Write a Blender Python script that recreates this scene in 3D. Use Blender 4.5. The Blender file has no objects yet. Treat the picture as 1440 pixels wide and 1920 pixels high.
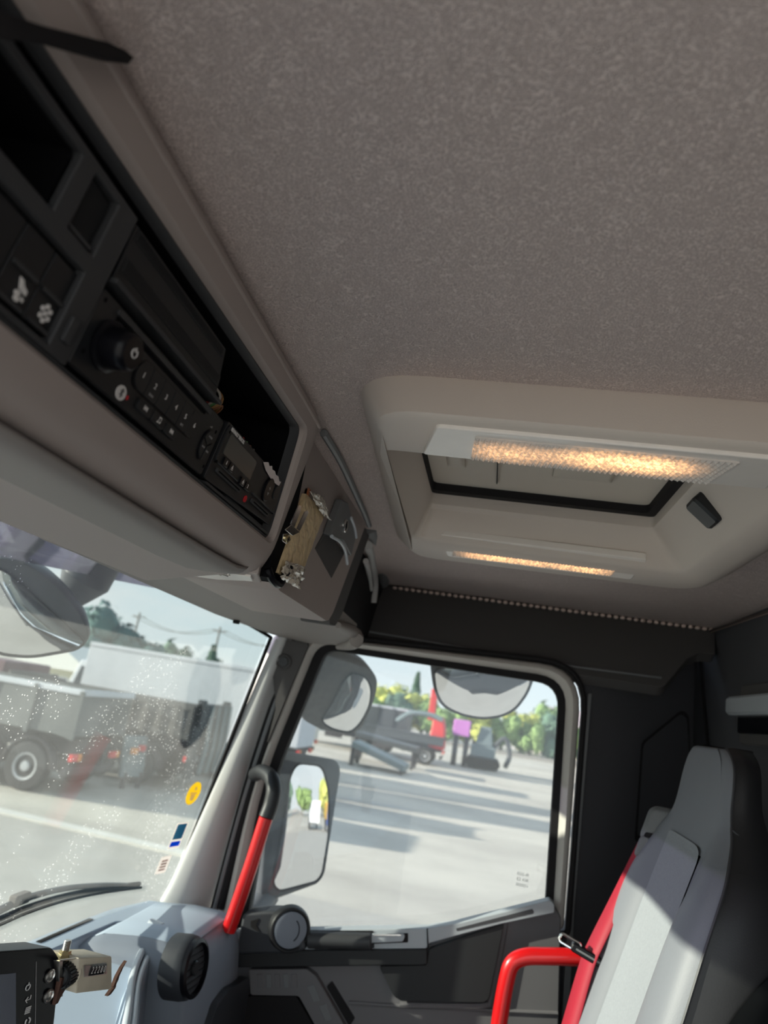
import bpy, bmesh, math, random
from math import radians as R, sin, cos, pi, atan2, sqrt
from mathutils import Vector as V, Matrix, noise
random.seed(4)
SC = bpy.context.scene
COL = SC.collection

# ------------------------------------------------------------------ camera (inside the cab, 3.2 m above the yard)
FPX, YAW, PITCH, ROLL = 1331.0, R(10.7), R(14.8), R(9.5)
EYE = V((0, 0, 3.2))
FW = V((cos(PITCH)*cos(YAW), cos(PITCH)*sin(YAW), sin(PITCH)))
_r0 = V((sin(YAW), -cos(YAW), 0)); _u0 = _r0.cross(FW)
RT = cos(ROLL)*_r0 + sin(ROLL)*_u0
UP = cos(ROLL)*_u0 - sin(ROLL)*_r0
cam = bpy.data.cameras.new('camera'); co = bpy.data.objects.new('camera', cam); COL.objects.link(co)
m = Matrix((RT, UP, -FW)).transposed().to_4x4(); m.translation = EYE
co.matrix_world = m
cam.sensor_fit = 'VERTICAL'; cam.sensor_height = 36.0; cam.sensor_width = 27.0
cam.lens = FPX/1920*36.0; cam.clip_start = 0.01; cam.clip_end = 600
cam.dof.use_dof = True; cam.dof.focus_distance = 0.78; cam.dof.aperture_fstop = cam.lens/4.2
SC.camera = co

# ------------------------------------------------------------------ sky
W = bpy.data.worlds.new('sky'); SC.world = W; W.use_nodes = True
nt = W.node_tree; nt.nodes.clear()
out = nt.nodes.new('ShaderNodeOutputWorld'); bg = nt.nodes.new('ShaderNodeBackground')
tc = nt.nodes.new('ShaderNodeTexCoord'); sep = nt.nodes.new('ShaderNodeSeparateXYZ')
rmp = nt.nodes.new('ShaderNodeValToRGB'); nz = nt.nodes.new('ShaderNodeTexNoise'); mx = nt.nodes.new('ShaderNodeMix')
mp = nt.nodes.new('ShaderNodeMapping'); mp.inputs['Scale'].default_value = (1, 1, 2.6)
cr = nt.nodes.new('ShaderNodeValToRGB')
nt.links.new(tc.outputs['Generated'], sep.inputs[0]); nt.links.new(sep.outputs['Z'], rmp.inputs[0])
e = rmp.color_ramp.elements; e[0].position = 0.0; e[0].color = (.84, .90, .92, 1); e[1].position = .6; e[1].color = (.42, .62, .86, 1)
e2 = rmp.color_ramp.elements.new(.15); e2.color = (.68, .84, .93, 1)
nt.links.new(tc.outputs['Generated'], mp.inputs[0]); nt.links.new(mp.outputs[0], nz.inputs['Vector'])
nz.inputs['Scale'].default_value = 4.5; nz.inputs['Detail'].default_value = 5
nt.links.new(nz.outputs['Fac'], cr.inputs[0]); cr.color_ramp.elements[0].position = .42; cr.color_ramp.elements[1].position = .66
mx.data_type = 'RGBA'; nt.links.new(cr.outputs[0], mx.inputs[0]); nt.links.new(rmp.outputs[0], mx.inputs[6]); mx.inputs[7].default_value = (.92, .94, .95, 1)
nt.links.new(mx.outputs[2], bg.inputs[0]); bg.inputs[1].default_value = 1.0
nt.links.new(bg.outputs[0], out.inputs[0])

# ------------------------------------------------------------------ sun: low, ahead of the truck and a little to its left
sd = bpy.data.lights.new('sun', 'SUN'); sd.energy = 9.0; sd.angle = R(.6); sd.color = (1, .92, .80)
so = bpy.data.objects.new('sun', sd); COL.objects.link(so)
SUNDIR = V((.25*cos(R(16.5)), -.968*cos(R(16.5)), -sin(R(16.5))))
so.rotation_euler = SUNDIR.to_track_quat('-Z', 'Y').to_euler(); so.location = (0, 0, 30)

SC.view_settings.view_transform = 'Standard'; SC.view_settings.look = 'None'
SC.view_settings.gamma = 1.0; SC.view_settings.use_curve_mapping = False
SC.view_settings.exposure = .98

# ------------------------------------------------------------------ helpers
def ray(x, y): return FW + RT*((x-720)/FPX) - UP*((y-960)/FPX)
def at(x, y, ax, v):
    """a point measured in the photograph, carried onto the real plane X, Y or Z = v it lies on"""
    d = ray(x, y); i = 'XYZ'.index(ax); return EYE + d*((v-EYE[i])/d[i])
def atp(x, y, p0, n):
    d = ray(x, y); return EYE + d*((p0-EYE).dot(n)/d.dot(n))
def ats(pts, ax, v): return [at(x, y, ax, v) for x, y in pts]

class Fr:
    """a flat working frame: P(u, v, w) with w towards the viewer of that face"""
    def __init__(s, o, ex, ey, ez): s.o, s.ex, s.ey, s.ez = V(o), V(ex).normalized(), V(ey).normalized(), V(ez).normalized()
    def P(s, u, v, w=0): return s.o + s.ex*u + s.ey*v + s.ez*w
def world_fr(o=(0,0,0)): return Fr(o, (1,0,0), (0,1,0), (0,0,1))

class MB:
    def __init__(s): s.v, s.f = [], []
    def add(s, vs, fs):
        n = len(s.v); s.v += [V(p) for p in vs]; s.f += [tuple(i+n for i in f) for f in fs]; return s
    def loft(s, rings, cap0=True, cap1=True, closed=True):
        n = len(rings[0]); vs = [p for r in rings for p in r]; fs = []
        for k in range(len(rings)-1):
            for i in range(n if closed else n-1):
                j = (i+1) % n; fs.append((k*n+i, k*n+j, (k+1)*n+j, (k+1)*n+i))
        if cap0 and closed: fs.append(tuple(reversed(range(n))))
        if cap1 and closed: fs.append(tuple((len(rings)-1)*n+i for i in range(n)))
        return s.add(vs, fs)
    def prism(s, loop, d):
        """a flat 3D loop given thickness d (vector)"""
        d = V(d); return s.loft([list(loop), [V(p)+d for p in loop]])
    def pf(s, fr, pts, w0, w1): return s.loft([[fr.P(u, v, w0) for u, v in pts], [fr.P(u, v, w1) for u, v in pts]])
    def box(s, fr, u0, u1, v0, v1, w0, w1): return s.pf(fr, [(u0,v0),(u1,v0),(u1,v1),(u0,v1)], w0, w1)
    def bx(s, a, b):
        x0, y0, z0 = a; x1, y1, z1 = b
        return s.loft([[(x0,y0,z0),(x1,y0,z0),(x1,y1,z0),(x0,y1,z0)], [(x0,y0,z1),(x1,y0,z1),(x1,y1,z1),(x0,y1,z1)]])
    def rb(s, fr, u0, u1, v0, v1, w0, w1, r=.003, n=4, c=0):
        L = rrect(u0, u1, v0, v1, r, n)
        if c:
            cu, cv = (u0+u1)/2, (v0+v1)/2
            L2 = rrect(u0+c, u1-c, v0+c, v1-c, max(r-c, 1e-4), n)
            return s.loft([[fr.P(u, v, w0) for u, v in L], [fr.P(u, v, w1-c) for u, v in L], [fr.P(u, v, w1) for u, v in L2]])
        return s.pf(fr, L, w0, w1)
    def disc(s, fr, u, v, ru, rv, w0, w1, n=28, c=0):
        def ring(k, w): return [fr.P(u+(ru-k)*cos(2*pi*i/n), v+(rv-k)*sin(2*pi*i/n), w) for i in range(n)]
        rs = [ring(0, w0), ring(0, w1)] if not c else [ring(0, w0), ring(0, w1-c), ring(c, w1)]
        return s.loft(rs)
    def tube(s, pts, r, n=12, closed=False, cap=True):
        pts = [V(p) for p in pts]; m_ = len(pts); rings = []; up = None
        for i, p in enumerate(pts):
            a = pts[(i-1) % m_] if (closed or i > 0) else p; b = pts[(i+1) % m_] if (closed or i < m_-1) else p
            t = (b-a).normalized()
            if up is None:
                up = t.orthogonal().normalized()
            up = (up - t*up.dot(t)).normalized(); q = t.cross(up)
            rr = r[i] if isinstance(r, (list, tuple)) else r
            rings.append([p + up*(rr*cos(2*pi*k/n)) + q*(rr*sin(2*pi*k/n)) for k in range(n)])
        if closed: rings.append(rings[0])
        return s.loft(rings, cap and not closed, cap and not closed)
    def lathe(s, fr, prof, n=32):
        """prof: (radius, w) pairs about the frame's w axis"""
        return s.loft([[fr.P(r*cos(2*pi*i/n), r*sin(2*pi*i/n), w) for i in range(n)] for r, w in prof])
    def ringf(s, A, B, d):
        """a flat ring between closed loops A (outer) and B (inner), thickness vector d"""
        d = V(d); A = [V(p) for p in A]; B = [V(p) for p in B]
        return s.loft([A, B, [p+d for p in B], [p+d for p in A], A], False, False)
    def grid(s, rows): return s.loft(rows, False, False, closed=False)
    def build(s, name, mat, parent=None, bevel=0, seg=2, ang=38, solid=0, label=None, subd=0, kind=None):
        me = bpy.data.meshes.new(name)
        off = parent_world(parent)
        me.from_pydata([tuple(p-off) for p in s.v], [], s.f); me.update()
        b = bmesh.new(); b.from_mesh(me); bmesh.ops.remove_doubles(b, verts=b.verts, dist=1e-6)
        bmesh.ops.recalc_face_normals(b, faces=b.faces); b.to_mesh(me); b.free()
        me.shade_smooth(); me.set_sharp_from_angle(angle=R(ang))
        me.materials.append(mat)
        o = bpy.data.objects.new(name, me); COL.objects.link(o)
        if parent: o.parent = parent
        if solid:
            q = o.modifiers.new('solid', 'SOLIDIFY'); q.thickness = solid; q.offset = 0
        if bevel:
            q = o.modifiers.new('bevel', 'BEVEL'); q.width = bevel; q.segments = seg; q.limit_method = 'ANGLE'; q.angle_limit = R(35)
            q.harden_normals = True
        if subd:
            q = o.modifiers.new('sub', 'SUBSURF'); q.levels = subd; q.render_levels = subd
        if label: o['label'] = label
        if kind: o['kind'] = kind
        return o
def parent_world(p):
    o = V((0,0,0))
    while p is not None: o += p.location; p = p.parent
    return o
def rrect(u0, u1, v0, v1, r, n=4):
    r = min(r, abs(u1-u0)/2-1e-5, abs(v1-v0)/2-1e-5); P = []
    for cx, cy, a in ((u1-r, v0+r, -90), (u1-r, v1-r, 0), (u0+r, v1-r, 90), (u0+r, v0+r, 180)):
        for k in range(n+1):
            t = R(a+90*k/n); P.append((cx+r*cos(t), cy+r*sin(t)))
    return P
def rpoly(pts, r, n=5):
    """round the corners of a closed polygon (2D or 3D); r may be a list"""
    P = [V(p) for p in pts]; m_ = len(P); out_ = []
    for i, p in enumerate(P):
        rr = r[i] if isinstance(r, (list, tuple)) else r
        a = P[i-1]-p; b = P[(i+1) % m_]-p
        rr = min(rr, a.length*.49, b.length*.49)
        s0 = p+a.normalized()*rr; s1 = p+b.normalized()*rr
        for k in range(n+1):
            t = k/n; out_.append(s0*(1-t)**2 + p*(2*t*(1-t)) + s1*t*t)
    return out_
def smooth(pts, n=8, closed=False):
    """Catmull-Rom through the points"""
    P = [V(p) for p in pts]; m_ = len(P); o = []
    for i in range(m_ if closed else m_-1):
        p1, p2 = P[i], P[(i+1) % m_]
        p0 = P[i-1] if (closed or i > 0) else p1*2-p2
        p3 = P[(i+2) % m_] if (closed or i+2 < m_) else p2*2-p1
        for k in range(n):
            t = k/n; o.append(.5*((2*p1)+(p2-p0)*t+(2*p0-5*p1+4*p2-p3)*t*t+(3*p1-p0-3*p2+p3)*t**3))
    if not closed: o.append(P[-1])
    return o
def setp(o, label=None, cat=None, group=None, kind=None):
    if label: o['label'] = label
    if cat: o['category'] = cat
    if group: o['group'] = group
    if kind: o['kind'] = kind
    return o
def root(name, loc, label=None, cat=None, group=None, kind=None):
    o = bpy.data.objects.new(name, None); COL.objects.link(o); o.location = V(loc); o.empty_display_size = .05
    return setp(o, label, cat, group, kind)
def text(name, s, fr, u, v, size, mat, parent, depth=.0002, align='CENTER', w=0.0, sx=1):
    c = bpy.data.curves.new(name, 'FONT'); c.body = s; c.size = size; c.extrude = depth; c.align_x = align; c.align_y = 'CENTER'
    c.resolution_u = 3
    tmp = bpy.data.objects.new(name+'_curve', c); COL.objects.link(tmp)
    dg = bpy.context.evaluated_depsgraph_get(); me = bpy.data.meshes.new_from_object(tmp.evaluated_get(dg)); bpy.data.objects.remove(tmp); bpy.data.curves.remove(c)
    me.name = name; me.materials.clear(); me.materials.append(mat)
    o = bpy.data.objects.new(name, me); COL.objects.link(o)
    ex, ez = fr.ex, fr.ez; ey = ez.cross(ex)
    M = Matrix((ex*sx, ey, ez)).transposed().to_4x4(); M.translation = fr.P(u, v, w) - parent_world(parent)
    o.matrix_local = M
    if parent: o.parent = parent; o.matrix_local = M
    return o
def copy_tree(o, parent=None):
    c = o.copy(); COL.objects.link(c)
    if parent is not None: c.parent = parent
    for ch in [x for x in bpy.data.objects if x.parent == o]: copy_tree(ch, c)
    return c

# ------------------------------------------------------------------ materials
def sticker(name, col):
    m_ = bpy.data.materials.new(name); m_.use_nodes = True; n = m_.node_tree.nodes; l = m_.node_tree.links; n.clear()
    o = n.new('ShaderNodeOutputMaterial'); d = n.new('ShaderNodeBsdfDiffuse'); t = n.new('ShaderNodeBsdfTranslucent'); x = n.new('ShaderNodeMixShader'); x.inputs[0].default_value = .6
    d.inputs[0].default_value = (*col, 1); t.inputs[0].default_value = (*col, 1); l.new(d.outputs[0], x.inputs[1]); l.new(t.outputs[0], x.inputs[2]); l.new(x.outputs[0], o.inputs[0]); return m_
def srgb(r, g, b):
    f = lambda c: ((c/255+.055)/1.055)**2.4 if c > 10.3 else c/255/12.92
    return (f(r), f(g), f(b), 1)
def mat(name, col, rough=.6, metal=0, bump=None, var=None, spec=.5, coat=0, emis=None, trans=0, ior=1.45, sheen=0):
    """bump=(scale, strength[, distance]); var=(scale, amount)"""
    m_ = bpy.data.materials.new(name); m_.use_nodes = True; n = m_.node_tree.nodes; l = m_.node_tree.links; b = n['Principled BSDF']
    c = col if len(col) == 4 else (*col, 1)
    b.inputs['Base Color'].default_value = c; b.inputs['Roughness'].default_value = rough; b.inputs['Metallic'].default_value = metal
    b.inputs['Specular IOR Level'].default_value = spec; b.inputs['Coat Weight'].default_value = coat
    b.inputs['Transmission Weight'].default_value = trans; b.inputs['IOR'].default_value = ior
    b.inputs['Sheen Weight'].default_value = sheen
    if emis: b.inputs['Emission Color'].default_value = emis[0]; b.inputs['Emission Strength'].default_value = emis[1]
    t = n.new('ShaderNodeTexCoord')
    g = n.new('ShaderNodeNewGeometry')
    if var:
        x = n.new('ShaderNodeTexNoise'); x.inputs['Scale'].default_value = var[0]; x.inputs['Detail'].default_value = 6
        q = n.new('ShaderNodeMix'); q.data_type = 'RGBA'; q.blend_type = 'MIX'
        l.new(g.outputs['Position'], x.inputs['Vector']); l.new(x.outputs['Fac'], q.inputs[0])
        q.inputs[6].default_value = tuple(max(0, k*(1-var[1])) for k in c[:3])+(1,); q.inputs[7].default_value = tuple(min(1, k*(1+var[1])) for k in c[:3])+(1,)
        l.new(q.outputs[2], b.inputs['Base Color'])
    if bump:
        x = n.new('ShaderNodeTexVoronoi' if len(bump) > 3 else 'ShaderNodeTexNoise'); x.inputs['Scale'].default_value = bump[0]
        u = n.new('ShaderNodeBump'); u.inputs['Strength'].default_value = bump[1]; u.inputs['Distance'].default_value = bump[2] if len(bump) > 2 else .0005
        l.new(g.outputs['Position'], x.inputs['Vector']); l.new(x.outputs[0], u.inputs['Height']); l.new(u.outputs[0], b.inputs['Normal'])
    return m_

def headliner_mat():
    m_ = mat('headliner_vinyl', (.6,.54,.52), .55, spec=.5)
    n = m_.node_tree.nodes; l = m_.node_tree.links; b = n['Principled BSDF']; g = n.new('ShaderNodeNewGeometry')
    w = n.new('ShaderNodeTexNoise'); w.inputs['Scale'].default_value = 60; w.inputs['Detail'].default_value = 2
    ad = n.new('ShaderNodeVectorMath'); ad.operation = 'MULTIPLY_ADD'; ad.inputs[1].default_value = (.02, .02, .02)
    l.new(w.outputs['Color'], ad.inputs[0]); l.new(g.outputs['Position'], w.inputs['Vector']); l.new(g.outputs['Position'], ad.inputs[2])
    mpn = n.new('ShaderNodeMapping'); mpn.inputs['Scale'].default_value = (1.0, .55, 1)
    l.new(ad.outputs[0], mpn.inputs[0])
    v = n.new('ShaderNodeTexVoronoi'); v.feature = 'DISTANCE_TO_EDGE'; v.inputs['Scale'].default_value = 620
    l.new(mpn.outputs[0], v.inputs['Vector'])
    cr_ = n.new('ShaderNodeValToRGB'); cr_.color_ramp.elements[0].position = .02; cr_.color_ramp.elements[1].position = .22
    l.new(v.outputs['Distance'], cr_.inputs[0])
    bp = n.new('ShaderNodeBump'); bp.inputs['Strength'].default_value = .75; bp.inputs['Distance'].default_value = .0006
    l.new(cr_.outputs[0], bp.inputs['Height']); l.new(bp.outputs[0], b.inputs['Normal'])
    q = n.new('ShaderNodeMix'); q.data_type = 'RGBA'; l.new(cr_.outputs[0], q.inputs[0])
    q.inputs[6].default_value = (.72, .615, .575, 1); q.inputs[7].default_value = (.45, .37, .345, 1)
    l.new(q.outputs[2], b.inputs['Base Color'])
    return m_
def glass_mat(name, tint, haze=.04, speck=0, gloss=.05):
    m_ = bpy.data.materials.new(name); m_.use_nodes = True; n = m_.node_tree.nodes; l = m_.node_tree.links; n.clear()
    o = n.new('ShaderNodeOutputMaterial'); t = n.new('ShaderNodeBsdfTransparent'); t.inputs[0].default_value = (*tint, 1)
    gl = n.new('ShaderNodeBsdfGlossy'); gl.inputs['Roughness'].default_value = .02; gl.inputs[0].default_value = (.9, .95, 1, 1)
    m1 = n.new('ShaderNodeMixShader'); m1.inputs[0].default_value = gloss; l.new(t.outputs[0], m1.inputs[1]); l.new(gl.outputs[0], m1.inputs[2])
    df = n.new('ShaderNodeBsdfTranslucent'); df.inputs[0].default_value = (.85, .87, .88, 1)
    m2 = n.new('ShaderNodeMixShader'); l.new(m1.outputs[0], m2.inputs[1]); l.new(df.outputs[0], m2.inputs[2])
    m2.inputs[0].default_value = haze
    if speck:
        g = n.new('ShaderNodeNewGeometry'); v = n.new('ShaderNodeTexVoronoi'); v.inputs['Scale'].default_value = 170; v.inputs['Randomness'].default_value = 1
        nz_ = n.new('ShaderNodeTexNoise'); nz_.inputs['Scale'].default_value = 6; nz_.inputs['Detail'].default_value = 6
        l.new(g.outputs['Position'], v.inputs['Vector']); l.new(g.outputs['Position'], nz_.inputs['Vector'])
        a = n.new('ShaderNodeMath'); a.operation = 'LESS_THAN'; a.inputs[1].default_value = .17; l.new(v.outputs['Distance'], a.inputs[0])
        b = n.new('ShaderNodeMath'); b.operation = 'GREATER_THAN'; b.inputs[1].default_value = .52; l.new(nz_.outputs['Fac'], b.inputs[0])
        sp = n.new('ShaderNodeSeparateColor'); l.new(v.outputs['Color'], sp.inputs[0])
        d = n.new('ShaderNodeMath'); d.operation = 'GREATER_THAN'; d.inputs[1].default_value = .55; l.new(sp.outputs[0], d.inputs[0])
        c1 = n.new('ShaderNodeMath'); c1.operation = 'MULTIPLY'; l.new(a.outputs[0], c1.inputs[0]); l.new(b.outputs[0], c1.inputs[1])
        c2 = n.new('ShaderNodeMath'); c2.operation = 'MULTIPLY'; l.new(c1.outputs[0], c2.inputs[0]); l.new(d.outputs[0], c2.inputs[1])
        k = n.new('ShaderNodeMath'); k.operation = 'MULTIPLY_ADD'; k.inputs[1].default_value = speck; l.new(c2.outputs[0], k.inputs[0])
        k2 = n.new('ShaderNodeMath'); k2.operation = 'MULTIPLY'; k2.inputs[1].default_value = haze*2; l.new(nz_.outputs['Fac'], k2.inputs[0])
        l.new(k2.outputs[0], k.inputs[2]); l.new(k.outputs[0], m2.inputs[0])
    l.new(m2.outputs[0], o.inputs[0]); return m_

M = {}
M['headliner'] = headliner_mat()
M['console'] = mat('console_plastic', (.37, .315, .29), .55, bump=(900, .25, .0004))
M['lining'] = mat('console_plastic_dimmed', (.235, .21, .195), .6, bump=(900, .25, .0004))  # console plastic darkened to offset bounce light on the underside panels
M['console_dark'] = mat('console_charcoal', (.04, .041, .044), .5, bump=(900, .2, .0003))
M['black'] = mat('black_plastic', (.012, .013, .015), .42)
M['deep'] = mat('deep_black', (.004, .004, .005), .8, spec=.1)
M['gloss_black'] = mat('gloss_black', (.004, .004, .006), .3, coat=.0, spec=.25)
M['panel_tex'] = mat('ribbed_black', (.02, .02, .021), .5, bump=(1500, .6, .0004))
M['print'] = mat('printed_white', (.75, .72, .70), .6)
M['print_dim'] = mat('printed_grey', (.28, .27, .27), .6)
M['red_print'] = mat('red_print', (.6, .02, .03), .5)
M['lcd'] = mat('lcd_grey', (.05, .053, .05), .25)
M['hatch'] = mat('hatch_plastic', (.64, .565, .50), .6, bump=(700, .25, .0004))
M['lid'] = mat('lid_lining', (.66, .59, .50), .65)
M['gasket'] = mat('rubber_black', (.014, .013, .014), .75, spec=.25)
M['frosty'] = mat('clear_plastic', (.86, .80, .74), .2, spec=.6, var=(40, .05))
M['side_dark'] = mat('dark_felt', (.075, .075, .082), .9, bump=(500, .3), spec=.2)
M['header'] = mat('header_charcoal', (.085, .081, .080), .7, spec=.25, bump=(500, .2))
M['frame_grey'] = mat('door_frame_grey', (.50, .475, .44), .5)
M['pillar'] = mat('pillar_grey', (.50, .50, .49), .55, var=(12, .05), bump=(600, .15))
M['pillar_dark'] = mat('pillar_brown', (.060, .055, .054), .6)
M['trim_grey'] = mat('trim_grey', (.16, .165, .17), .45)
M['dash'] = mat('dash_blue_grey', (.40, .47, .56), .5, bump=(700, .15))
M['dash_low'] = mat('dash_mid_grey', (.21, .235, .28), .55)
M['dash_trim'] = mat('dash_pale_trim', (.52, .56, .60), .3, spec=.6)
M['dash_dark'] = mat('dash_dark', (.035, .038, .045), .55)
M['door_grey'] = mat('door_panel_grey', (.14, .135, .14), .6, bump=(500, .2))
M['door_pale'] = mat('door_rail_pale', (.40, .43, .46), .45)
M['door_black'] = mat('door_black', (.016, .017, .019), .6)
M['red'] = mat('rail_red', (.62, .006, .008), .32, coat=.3)
M['grab_black'] = mat('grab_black', (.02, .022, .025), .45)
M['leather'] = mat('seat_leather', (.19, .20, .225), .5, bump=(500, .25))
M['leather_side'] = mat('seat_side_vinyl', (.026, .026, .028), .42, bump=(500, .2))
M['seat_black'] = mat('seat_black_cloth', (.006, .007, .008), .8, spec=.2)
M['fabric'] = mat('seat_fabric', (.30, .318, .345), .9, bump=(420, .6, .001), var=(260, .14), spec=.2)
M['piping'] = mat('seat_piping', (.05, .05, .055), .5)
M['belt'] = mat('red_webbing', (.36, .010, .028), .6, bump=(900, .4))
M['chrome'] = mat('chrome', (.75, .74, .72), .18, 1)
M['steel'] = mat('worn_steel', (.55, .53, .50), .32, 1, var=(60, .15))
M['brass'] = mat('brass_nut', (.62, .52, .30), .3, 1)
M['rust'] = mat('rusty_steel', (.11, .055, .04), .8, .3, var=(200, .4), bump=(400, .6))
M['counter'] = mat('counter_enamel', (.62, .55, .43), .5, .05, var=(45, .16), bump=(300, .15))
M['masking'] = mat('masking_tape', (.72, .55, .32), .35, bump=(70, 1.0, .006), var=(30, .12))
M['film'] = mat('crumpled_clear_tape', (.62, .55, .45), .12, 0, bump=(140, 1.0, .004), spec=1, coat=1)
M['paper'] = mat('torn_paper', (.72, .64, .62), .8, var=(120, .1))
M['bead'] = mat('pearl_bead', (.62, .48, .42), .22, spec=.8)
M['cord'] = mat('brown_braid', (.06, .045, .04), .8)
M['amber'] = mat('amber_plastic', (.45, .12, .03), .15, coat=.6)
M['glass_ws'] = glass_mat('windscreen_glass', (.63, .66, .65), .026, .30, .04)
M['glass_side'] = glass_mat('side_glass', (.72, .74, .74), .04, 0, .04)
M['visor'] = glass_mat('smoked_acrylic', (.26, .24, .33), .10, 0, .08)
M['mirror'] = mat('mirror_silver', (.88, .88, .88), .015, 1)
M['mirror_house'] = mat('mirror_housing', (.07, .075, .085), .5)
M['mirror_dusty'] = mat('mirror_housing_dusty', (.17, .15, .135), .8, var=(50, .35))
# ------------------------------------------------------------------ the yard
def ground_mat():
    m_ = mat('yard_concrete', (.42, .40, .37), .9, spec=.2)
    n = m_.node_tree.nodes; l = m_.node_tree.links; b = n['Principled BSDF']; g = n.new('ShaderNodeNewGeometry')
    a = n.new('ShaderNodeTexNoise'); a.inputs['Scale'].default_value = .35; a.inputs['Detail'].default_value = 9; a.inputs['Roughness'].default_value = .65
    mpn = n.new('ShaderNodeMapping'); mpn.inputs['Scale'].default_value = (1, .45, 1); mpn.inputs['Rotation'].default_value = (0, 0, .25)
    l.new(g.outputs['Position'], mpn.inputs[0]); l.new(mpn.outputs[0], a.inputs['Vector'])
    r = n.new('ShaderNodeValToRGB'); e_ = r.color_ramp.elements
    e_[0].position = .32; e_[0].color = (.38, .35, .31, 1); e_[1].position = .68; e_[1].color = (.58, .54, .47, 1)
    l.new(a.outputs['Fac'], r.inputs[0]); l.new(r.outputs[0], b.inputs['Base Color'])
    return m_
M['concrete'] = ground_mat()
M['asphalt'] = mat('grey_apron', (.40, .375, .34), .9, spec=.2, var=(1.2, .16))
mb = MB(); mb.bx((-60, -150, -.2), (260, 150, 0)); setp(mb.build('yard_ground', M['concrete']), 'pale sunlit concrete yard around the truck', None, None, 'structure')
mb = MB()
mb.prism([(-12, -60, 0), (12.2, -60, 0), (12.0, -6, 0), (12.4, 3, 0), (13.1, 5.0, 0), (13.4, 9, 0), (13.7, 40, 0), (-12, 40, 0)], (0, 0, .012))
setp(mb.build('apron_paving', M['asphalt']), 'greyer paving beside the truck, ending at a joint', None, None, 'structure')
mb = MB(); mb.prism([(13.12, 3.6, 0), (13.42, 3.6, 0), (14.0, 16, 0), (13.7, 16, 0)], (0, 0, .05))
setp(mb.build('kerb_strip', mat('kerb_pale', (.62, .60, .55), .9)), 'pale concrete edging strip across the yard', None, None, 'structure')

# ================================================================== CAB SHELL
HC = 3.505                                             # headliner height
DX = 1.74                                              # plane of the passenger door glass
BY = -.52                                              # back wall
# headliner with the hatch hole
hole = rpoly([(.66, -.30, HC), (1.20, -.30, HC), (1.20, .155, HC), (.66, .155, HC)], .05)
outer = rpoly([(-.42, BY-.02, HC), (1.90, BY-.02, HC), (1.90, .33, HC), (-.42, .262, HC)], .002)
mb = MB(); mb.loft([outer, hole, [p+V((0,0,.02)) for p in hole], [p+V((0,0,.02)) for p in outer], outer], False, False)
setp(mb.build('ceiling', M['headliner']), 'brownish grey grained vinyl headliner over the cab', None, None, 'structure')
# outer roof skin, keeps the sky out
roof_m = mat('roof_paint', (.55, .02, .02), .35, coat=.5)
mb = MB(); ro = rpoly([(-.44, -.62, 3.60), (2.0, -.62, 3.60), (2.0, .66, 3.60), (-.44, .66, 3.60)], .1)
mb.loft([[p+V((0,0,-.03)) for p in ro], ro, [V((.64+(p.x-.64)*.93, .02+(p.y-.02)*.85, 3.66)) for p in ro]])
setp(mb.build('roof', roof_m), None, None, None, 'structure')
mb = MB(); mb.bx((-.62, BY-.06, 1.7), (2.05, BY, 3.58)); setp(mb.build('wall_back', M['side_dark'], bevel=.004), 'charcoal felt-lined back wall of the cab', None, None, 'structure')
mb = MB(); mb.bx((-.62, BY, 1.66), (1.80, .95, 1.70)); setp(mb.build('floor', M['door_black']), 'black cab floor mat', None, None, 'structure')
mb = MB(); mb.bx((-.62, .90, 1.2), (1.80, .96, 2.55)); setp(mb.build('wall_front', M['console_dark']), None, None, None, 'structure')

mb = MB(); mb.bx((-.44, .60, 3.40), (1.95, .65, 3.59)); mb.bx((1.76, .43, 3.345), (1.99, .65, 3.59)); setp(mb.build('header_light_block', M['side_dark']), None, None, None, 'structure')  # unseen blocks added to stop sun leaking in over the windscreen
# passenger side wall with the door opening
def door_loop(pts, r, x=DX, n=6): return rpoly(ats(pts, 'X', x), r, n)
LA = door_loop([(612, 1217), (1050, 1284), (1022, 1712), (800, 1762), (455, 1775), (505, 1478)], [.03, .055, .01, .01, .01, .12])
LB = door_loop([(598, 1205), (1064, 1272), (1036, 1722), (800, 1774), (438, 1786), (489, 1474)], [.04, .07, .01, .01, .01, .12])
LC = door_loop([(580, 1192), (1092, 1253), (1056, 1740), (800, 1790), (400, 1800), (472, 1474)], [.04, .10, .01, .01, .01, .12])
LD = door_loop([(574, 1186), (1102, 1246), (1064, 1750), (800, 1800), (380, 1812), (461, 1468)], [.04, .11, .01, .01, .01, .12])
def shx(L, d): return [p+V((d, 0, 0)) for p in L]
door = root('door_1', (DX, .15, 1.7), 'passenger door with grey window frame and charcoal inner panel', None, None, 'structure')
mb = MB(); mb.loft([shx(LB, -.004), shx(LB, .03), shx(LA, .03), shx(LA, .0), shx(LA, -.002), shx(LB, -.004)], False, False)
mb.build('window_seal', M['gasket'], door)
mb = MB(); mid = [(a+b)/2 for a, b in zip(LB, LC)]
mb.loft([shx(LC, .03), shx(LC, -.006), shx([a*.8+b*.2 for a, b in zip(LC, LB)], -.016), shx(mid, -.02), shx([a*.25+b*.75 for a, b in zip(LC, LB)], -.013), shx(LB, -.004), shx(LB, .03), shx(LC, .03)], False, False)
mb.build('window_frame', M['frame_grey'], door)
gl = MB(); gl.loft([shx(LA, .012), shx(LA, .016)])
w2 = gl.build('window_2', M['glass_side'], ang=20); setp(w2, 'clear glass of the passenger door window', None, None, 'structure')
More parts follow.
